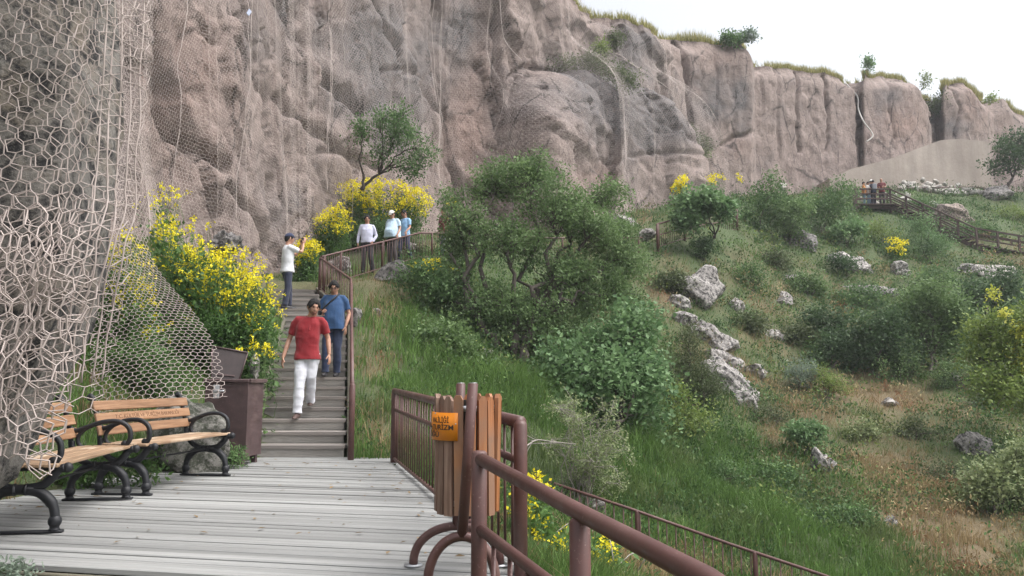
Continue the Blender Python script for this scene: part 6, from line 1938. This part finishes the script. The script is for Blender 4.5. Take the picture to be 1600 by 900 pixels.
    for s in 'lr':
        a = J['a' + s]; f = J['f' + s]; f = f / np.linalg.norm(f)
        p = [a + f * -.055 + [0, 0, -.045], a + [0, 0, -.04], a + f * .09 + [0, 0, -.052], a + f * .165 + [0, 0, -.058]]
        V, F = fuse([rounded(p, [.036, .043, .043, .030], 12, None), rounded([a + [0, 0, .02], a + [0, 0, -.04]], .04, 12)], .013, 2)
        V[:, 2] = np.maximum(V[:, 2], a[2] - .085 + (V - a) @ (f * [0, 0, 1]))
        obj('shoe', mesh_from(V, F, 'shoe', shoe or m_shoe), root)
    # face and hair
    hp = []
    for s in (-1, 1):
        V, F = ball_vf(8, 6)
        obj('eye', mesh_from(hx(V * [.012, .006, .006] + [s * .028, -.0835, .010]), F, 'eye', m_eye), root)
        V, F = tube_vf([(s * .013, -.096, .027), (s * .030, -.095, .031), (s * .045, -.084, .026)], .0045, 5)
        obj('eyebrow', mesh_from(hx(V), F, 'eyebrow', m_hair), root)
    V, F = tube_vf([(-.022, -.090, -.060), (0, -.0965, -.058), (.022, -.090, -.060)], .0052, 5)
    obj('mouth', mesh_from(hx(V), F, 'mouth', m_lip), root)
    if hair:
        V, F = head_shape(np.clip((HEADV[:, 2] - hair_mask(line_only=True)) * .12 + .004, 0, .021) + .004 * fbm(HEADV * 5, 2, 7), hair_mask())
        V = V + V / np.linalg.norm(V, axis=1, keepdims=True) * (fbm(HEADV * 16, 2, 8) * .005)[:, None]
        obj('hair', mesh_from(hx(V), F, 'hair', m_hair), root)
    if beard:
        x, y, z = HEADV.T
        mk = (z < -.28) & (y < .15) & (z > -.97) & ~((np.abs(x) < .2) & (z > -.40)) | ((np.abs(np.abs(x) - .85) < .2) & (z < .1) & (z > -.5) & (y < .1))
        V, F = head_shape(.0032, mk)
        V = V + V / np.linalg.norm(V, axis=1, keepdims=True) * (fbm(HEADV * 18, 2, 4) * .0028)[:, None]
        obj('beard', mesh_from(hx(V), F, 'beard', m_beard), root)
    if cap is not None:
        mk = HEADV[:, 2] > .34 + .06 * HEADV[:, 1]
        V, F = head_shape(.030, mk)
        cp_ = obj('cap', mesh_from(hx(V), F, 'cap', cap), root)
        br = []
        for t in np.linspace(-1, 1, 9):
            br.append((math.sin(t * 1.25) * .078, -math.cos(t * 1.25) * .09, .048))
        fr2 = [(x * 1.0, y - .065 * math.cos(tt * 1.25), .030) for (x, y, z), tt in zip(br, np.linspace(-1, 1, 9))]
        V = np.array(br + fr2); V = np.concatenate([V, V - [0, 0, .006]])
        F = []
        for i in range(8): F += [(i, i + 1, i + 10, i + 9), (i + 19, i + 18, i + 27, i + 28), (i + 9, i + 10, i + 28, i + 27)]
        obj('brim', mesh_from(hx(V), F, 'brim', cap), cp_)
    if glasses:
        g = MB()
        for s in (-1, 1):
            g.tube([(s * .030 + .019 * math.cos(t), -.104, .008 + .013 * math.sin(t)) for t in np.linspace(0, 2 * math.pi, 15)], .0028, 5)
            g.tube([(s * .049, -.104, .012), (s * .080, -.04, .014), (s * .084, .015, .006)], .0026, 5)
        g.tube([(-.011, -.106, .010), (.011, -.106, .010)], .0026, 5)
        me = g.mesh('glasses', m_black, True)
        o_ = obj('glasses', me, root)
        o_.matrix_local = Mh
    return root, J, Mh

red = m_cloth('red_polo', (.23, .006, .012)); white = m_cloth('white_trousers', (.62, .63, .68)); blue = m_cloth('blue_shirt', (.016, .058, .15)); jeans = m_cloth('dark_jeans', (.020, .032, .075))
wshirt = m_cloth('white_tshirt', (.66, .67, .70)); navy = m_cloth('navy_trousers', (.022, .028, .055)); ncap = m_cloth('navy_cap', (.018, .026, .07)); lav = m_cloth('lavender_shirt', (.50, .51, .64)); black = m_cloth('black_trousers', (.020, .018, .024))
lblue = m_cloth('pale_blue_polo', (.44, .58, .70)); wcap = m_cloth('white_cap', (.72, .71, .69)); grey = m_cloth('dark_grey_trousers', (.050, .042, .044)); sky2 = m_cloth('sky_blue_shirt', (.24, .42, .64)); mar = m_cloth('maroon_top', (.13, .02, .025))
orange = m_cloth('orange_shirt', (.50, .20, .05)); offw = m_cloth('pale_shirt', (.60, .58, .56)); lj = m_cloth('light_jeans', (.16, .26, .34)); dgrey = m_cloth('grey_jacket', (.20, .21, .24))

person('man in red polo shirt and white trousers walking down the stairs', (-3.06, 12.0, 3 * RISE), R(6), 1.80, red, white,
       {'pel': (.0, .0, .93), 'hed': (.075, -.05, 1.60), 'nek': (.035, .0, 1.455), 'sl': (.195, 0, 1.415), 'sr': (-.16, -.01, 1.42), 'el': (.285, .04, 1.15), 'wl': (.315, -.02, .925), 'er': (-.275, .06, 1.14), 'wr': (-.335, -.05, .875),
        'kr': (-.085, -.10, .50), 'ar': (-.095, -.14, .085), 'kl': (.07, -.02, .60), 'al': (.025, .25, .245), 'fr': (-.15, -1, -.10), 'fl': (.1, -1, -.25), 'dl': (.1, -.25, -1), 'dr': (-.05, -.2, -1)},
       'polo', .02, headturn=(R(26), R(14), R(4)), beard=True, voxel=.010)
r2, J2, _ = person('man in blue shirt with glasses and camera strap behind the man in red', (-3.06, 13.7, 7 * RISE), R(-2), 1.67, blue, jeans,
       {'hed': (.0, -.03, 1.60), 'el': (.265, .05, 1.13), 'wl': (.235, -.06, .90), 'er': (-.255, .0, 1.15), 'wr': (-.19, -.2, 1.12), 'kl': (.09, -.04, .5), 'al': (.075, .02, .085), 'ar': (-.09, -.12, .09), 'kr': (-.1, -.1, .5), 'dr': (.4, -.3, .2)},
       'polo', .14, headturn=(R(8), R(20), 0), shoe=m_shoeb, glasses=True, voxel=.010, build=1.04)
MB().tube([(.10, -.02, 1.50), (.06, -.10, 1.43), (-.03, -.165, 1.33), (-.13, -.195, 1.22), (-.16, -.19, 1.17)], .018, 6, squash=(.3, 1)).build('camera_strap', m_black, r2, True)
ca = MB().box((-.17, -.215, 1.13), (.11, .05, .08), bev=.008).tube([(-.17, -.24, 1.13), (-.17, -.30, 1.125)], .034, 12).build('camera', m_black, r2)
r3, J3, M3 = person('man in white shirt and navy cap photographing the cliff on the stairs', (at(447, 480, 18.0).x, 18.0, 17 * RISE), R(122), 1.73, wshirt, navy,
       {'el': (.20, -.26, 1.30), 'er': (-.19, -.27, 1.32), 'wl': (.075, -.33, 1.545), 'wr': (-.07, -.34, 1.55), 'kl': (.09, -.08, .50), 'al': (.10, -.10, .09), 'kr': (-.09, .0, .50), 'ar': (-.09, .06, .085), 'dl': (-.1, -.3, 1), 'dr': (.1, -.3, 1), 'palm_l': (-1, 0, 0), 'palm_r': (1, 0, 0), 'th_l': (0, 1, 0), 'th_r': (0, 1, 0), 'hed': (0, -.03, 1.63)},
       'tee', .02, headturn=(0, R(-10), 0), shoe=m_shoeb, cap=ncap, voxel=.018)
MB().box((0, -.325, 1.645), (.15, .035, .085), bev=.006).tube([(0, -.34, 1.645), (0, -.41, 1.655)], .032, 12).build('camera', m_black, r3)
def foot(px, py, Y, dz=0):
    p = at(px, py, Y); return (p.x, p.y, p.z + dz)
person('man in lavender shirt and black trousers on the path, hand in pocket', foot(572, 427, 22.8), R(4), 1.70, lav, black,
       {'er': (-.25, .03, 1.13), 'wr': (-.26, -.03, .89), 'el': (.275, .04, 1.13), 'wl': (.19, -.10, .93), 'dl': (-.4, -.2, -.8), 'kl': (.13, -.06, .5), 'al': (.19, .0, .09), 'kr': (-.08, -.02, .5), 'ar': (-.09, -.02, .085)},
       'tucked', .05, headturn=(R(6), R(8), 0), shoe=m_shoeb, voxel=.014)
person('heavy man in white cap and pale blue polo walking on the path', foot(613, 413, 24.8), R(-24), 1.72, lblue, grey,
       {'el': (.27, .0, 1.13), 'wl': (.28, -.16, .93), 'er': (-.27, .02, 1.13), 'wr': (-.22, -.10, .92), 'hed': (0, -.07, 1.60), 'nek': (0, -.02, 1.45), 'kl': (.10, -.06, .5), 'al': (.12, .0, .085)},
       'polo', .30, headturn=(R(-10), R(26), 0), shoe=m_shoeb, cap=wcap, voxel=.014, build=1.1)
person('man in sky blue shirt and jeans just behind the man in white cap', foot(632, 410, 25.9), R(-38), 1.74, sky2, jeans,
       {'el': (.25, -.02, 1.14), 'wl': (.26, -.2, .98), 'kl': (.12, .04, .5), 'al': (.18, .16, .10), 'kr': (-.1, -.12, .5), 'ar': (-.08, -.12, .085), 'hed': (0, -.05, 1.615)},
       'polo', .03, headturn=(R(-8), R(16), 0), shoe=m_shoeb, voxel=.015)
person('person in dark trousers half hidden by the large tree on the path', foot(692, 403, 26.6), R(-50), 1.72, mar, navy, {'kl': (.11, -.1, .5), 'al': (.13, -.12, .085), 'kr': (-.1, .03, .5), 'ar': (-.11, .12, .1)}, 'polo', .03, shoe=m_shoeb, voxel=.018)
FG = 'visitors on the far landing'
LZ = at(1365, 322, 47.0).z
def farp(label, px, dY, H, top, legs, yaw, **kw):
    p = at(px, 322, 47 + dY); return person(label, (p.x, 47 + dY, LZ + .02), yaw, H, top, legs, kw.pop('pose', {}), kw.pop('shirt', 'polo'), kw.pop('belly', .05), voxel=.026, hands=True, shoe=m_shoeb, group=FG, **kw)
farp('person in orange shirt at the left end of the far landing', 1351, -.2, 1.42, orange, lj, R(70))
farp('person in pale shirt beside the orange shirt on the far landing', 1358, -.1, 1.45, offw, lj, R(40))
r9, _, _ = farp('person with grey backpack and dark clothes on the far landing', 1366, -.3, 1.50, navy, black, R(180))
MB().box((0, .17, 1.24), (.30, .16, .40), bev=.04).build('backpack', dgrey, r9)
farp('tall person in pale cap at the back of the far landing', 1363, 1.0, 1.84, dgrey, navy, R(10), cap=wcap)
farp('person in maroon top at the right end of the far landing', 1379, .1, 1.72, mar, grey, R(-30), pose={'el': (.25, -.05, 1.15), 'wl': (.1, -.22, 1.2), 'er': (-.25, -.05, 1.15), 'wr': (-.1, -.22, 1.18)}, hair=None)

# ------------------------------------------------------------------ far walkway, wall, stone pile
m_conc, nt, b = mat_new('plastered_wall')
n1 = tex(nt, 'noise', .5, 6, .6); n2 = tex(nt, 'noise', 5, 6, .7); n3 = tex(nt, 'noise', 1.2, 5, .6, stretch=(1, 1, .12))
c = ramp(nt, n1.outputs[0], [(.3, (.33, .275, .24)), (.7, (.42, .36, .32))])
c = mixc(nt, .6, c, ramp(nt, n3.outputs[0], [(.35, (.72, .72, .72)), (.6, (1.05, 1.05, 1.05))]), 'MULTIPLY')
c = mixc(nt, .5, c, ramp(nt, n2.outputs[0], [(.3, (.85, .85, .85)), (.7, (1.1, 1.1, 1.1))]), 'MULTIPLY')
nt.links.new(c, b.inputs['Base Color']); b.inputs['Roughness'].default_value = .9
bump(nt, b, n2.outputs[0], .4, .05)
top = [(1296, 279, 56.8), (1330, 264, 57), (1395, 247, 57.5), (1440, 230, 58), (1470, 219, 58.2), (1500, 217, 58.4), (1546, 221, 58.6)]
V = []
for px, py, Y in top:
    p = at(px, py, Y); q = at(px, 312, Y)
    V += [(p.x, p.y, p.z), (p.x, p.y, q.z - 1.5), (p.x, p.y + 2.5, p.z + .1), (p.x, p.y + 2.5, q.z - 1.5)]
F = []
for i in range(len(top) - 1):
    a = 4 * i; c_ = a + 4
    F += [(a + 1, c_ + 1, c_, a), (a, c_, c_ + 2, a + 2), (a + 2, c_ + 2, c_ + 3, a + 3), (a + 3, c_ + 3, c_ + 1, a + 1)]
e = 4 * (len(top) - 1); F += [(0, 2, 3, 1), (e, e + 1, e + 3, e + 2)]
p0_ = np.array(V[1])
w_ = MB().add(np.array(V) - p0_, F).build('retaining_wall', m_conc, None, False, loc=p0_)
tag(w_, 'pale plastered retaining wall at the foot of the right cliff', 'wall')
pile = empty('stone_pile', at(1470, 306, 54.5)); tag(pile, 'long pile of white stones along the foot of the plastered wall', 'stones')
PO = np.array(pile.location)
sm = [rock_mesh((1, .8, .75), 900 + k, m_rubble, 2, .18) for k in range(5)]
for k in range(95):
    px = random.uniform(1408, 1540) if k < 75 else random.uniform(1335, 1420)
    lv = random.random() ** 1.6
    py = 309 - lv * 15 * math.sin(min(1, max(.12, (px - 1395) / 150)) * math.pi) ** .5 + random.uniform(-1, 1)
    if k >= 75: py = random.uniform(300, 320)
    Y = 54.2 + lv * .9 if k < 75 else 50
    p = Vector((at(px, 300, 53.6).x, 53.6 + lv * .8, 0)); p.z = h1(p.x, p.y) + .1 + lv * .62 * math.sin(min(1, max(.12, (px - 1395) / 150)) * math.pi) ** .5
    if k >= 75: p = ground_at(px, py)
    s_ = random.uniform(.16, .38)
    o = obj('stone', sm[k % 5], pile, (p.x - PO[0], p.y - PO[1], p.z - PO[2]), (random.uniform(-1, 1), random.uniform(-1, 1), random.uniform(0, 6)))
    o.scale = (s_, s_, s_)
# wooden walkway: landing, flight of stairs going down to the right, lower walk
fw = empty('far_walkway', (at(1365, 322, 47).x, 47, LZ)); tag(fw, 'far brown wooden walkway with landing, stairs and rails', 'walkway')
WO = np.array(fw.location)
def wp(px, py, Y, dz=0): q = at(px, py, Y); return np.array([q.x, q.y, q.z + dz])
a0, a1 = wp(1338, 323, 46.6), wp(1392, 323, 46.6); a0[2] = a1[2] = LZ
b1 = wp(1527, 384, 42.6); c1 = wp(1640, 404, 41.5)
depth = np.array([.35, 1.0, 0]) * 1.5
def beam(name, p, q, r, mat=m_farwood, sq=None): return MB().tube([p, q], r, 4, squash=sq).build(name, mat, fw, loc=-WO)
for k in range(10):
    p = a0 + (a1 - a0) * (k + .5) / 10
    MB().box((0, 0, 0), (.2, 1.9, .05)).build('board', m_farwood, fw, loc=p + depth * .4 - WO - [0, 0, .04])
nst = 17
for k in range(nst):
    p = a1 + (b1 - a1) * (k + .5) / nst
    MB().box((0, 0, 0), (.36, 1.7, .05)).build('tread', m_farwood, fw, loc=p + depth * .4 - WO - [0, 0, .03])
for k in range(16):
    p = b1 + (c1 - b1) * (k + .5) / 16
    MB().box((0, 0, 0), (.27, 1.8, .05)).build('board', m_farwood, fw, loc=p + depth * .4 - WO - [0, 0, .03])
for off in (np.zeros(3), depth):
    for h, r in ((.95, .06), (.66, .045), (.38, .045)):
        for p, q in ((a0, a1), (a1, b1), (b1, c1)):
            beam('rail', p + off + [0, 0, h], q + off + [0, 0, h], r)
    for p, q in ((a0, a1), (a1, b1), (b1, c1)): beam('stringer', p + off - [0, 0, .14], q + off - [0, 0, .14], .12, sq=(.5, 1.2))
    for p in [a0, a1] + [a1 + (b1 - a1) * f for f in (.2, .4, .6, .8, 1)] + [b1 + (c1 - b1) * f for f in (.3, .6, 1)]:
        q = p + off
        gz = min(h1(q[0], q[1]) - .2, q[2] - .3)
        beam('post', np.array([q[0], q[1], gz]), q + [0, 0, .97], .065)
for f0, f1 in ((0, .25), (.5, .8)):
    p = a1 + (b1 - a1) * f0; q = a1 + (b1 - a1) * f1
    beam('brace', p + [0, 0, -.6], q + [0, 0, -.55], .04)
r_ = [wp(1392, 297, 53), wp(1400, 294, 53.4), wp(1448, 293, 53.6), wp(1525, 292, 54), wp(1552, 296, 54), wp(1620, 270, 54.5)]
railing('thin far railing along the stone pile below the wall', [q - [0, 0, 1.0] for q in r_], 1.0, (.03, .28, .62, .75, 1), .03, .04, .6, .012, None)

# hanging hose in the crack, small plate on the left cliff
pts = [cliff_point(px, py, .35) for px, py in ((1340, 128), (1342, 150), (1345, 170), (1350, 190), (1357, 206), (1358, 214), (1352, 222))]
P = catmull(pts, 5)
h_ = MB().tube(P - P[0], .055, 6).build('hanging_hose', m_plain('pale_hose', (.55, .53, .50), .6), None, True, loc=P[0])
tag(h_, 'pale hose hanging down the dark crack of the right cliff', 'hose')
p = far_pos(np.array([s_of_px(339)]), np.array([8.6]), .2)[0][0]
zc = np.linspace(5, 12, 200); Q = far_pos(np.full(200, s_of_px(339)), zc, .2)[0]
p = Q[np.argmin(np.abs(project(Q)[1] - 19))]
o = MB().box((0, 0, 0), (.10, .02, .18), bev=.004).build('marker_plate', m_plain('blue_grey_plate', (.36, .40, .52), .5), None, loc=p, rot=(0, R(28), R(60)))
tag(o, 'small blue grey plate fixed to the net high on the left cliff', 'plate')
# ------------------------------------------------------------------ thin haze in the valley air
hm = bpy.data.materials.new('haze_air'); hm.use_nodes = True
nt = hm.node_tree; nt.nodes.clear()
out = nt.nodes.new('ShaderNodeOutputMaterial'); pv = nt.nodes.new('ShaderNodeVolumePrincipled')
pv.inputs['Color'].default_value = (.93, .95, 1.0, 1)
pv.inputs['Density'].default_value = .0008
nt.links.new(pv.outputs[0], out.inputs['Volume'])
hb_ = MB().box((0, 0, 0), (504, 404, 42)).build('haze', hm, None, loc=(0, 50, 9))
tag(hb_, 'thin pale haze filling the air of the valley', None, None, 'stuff')
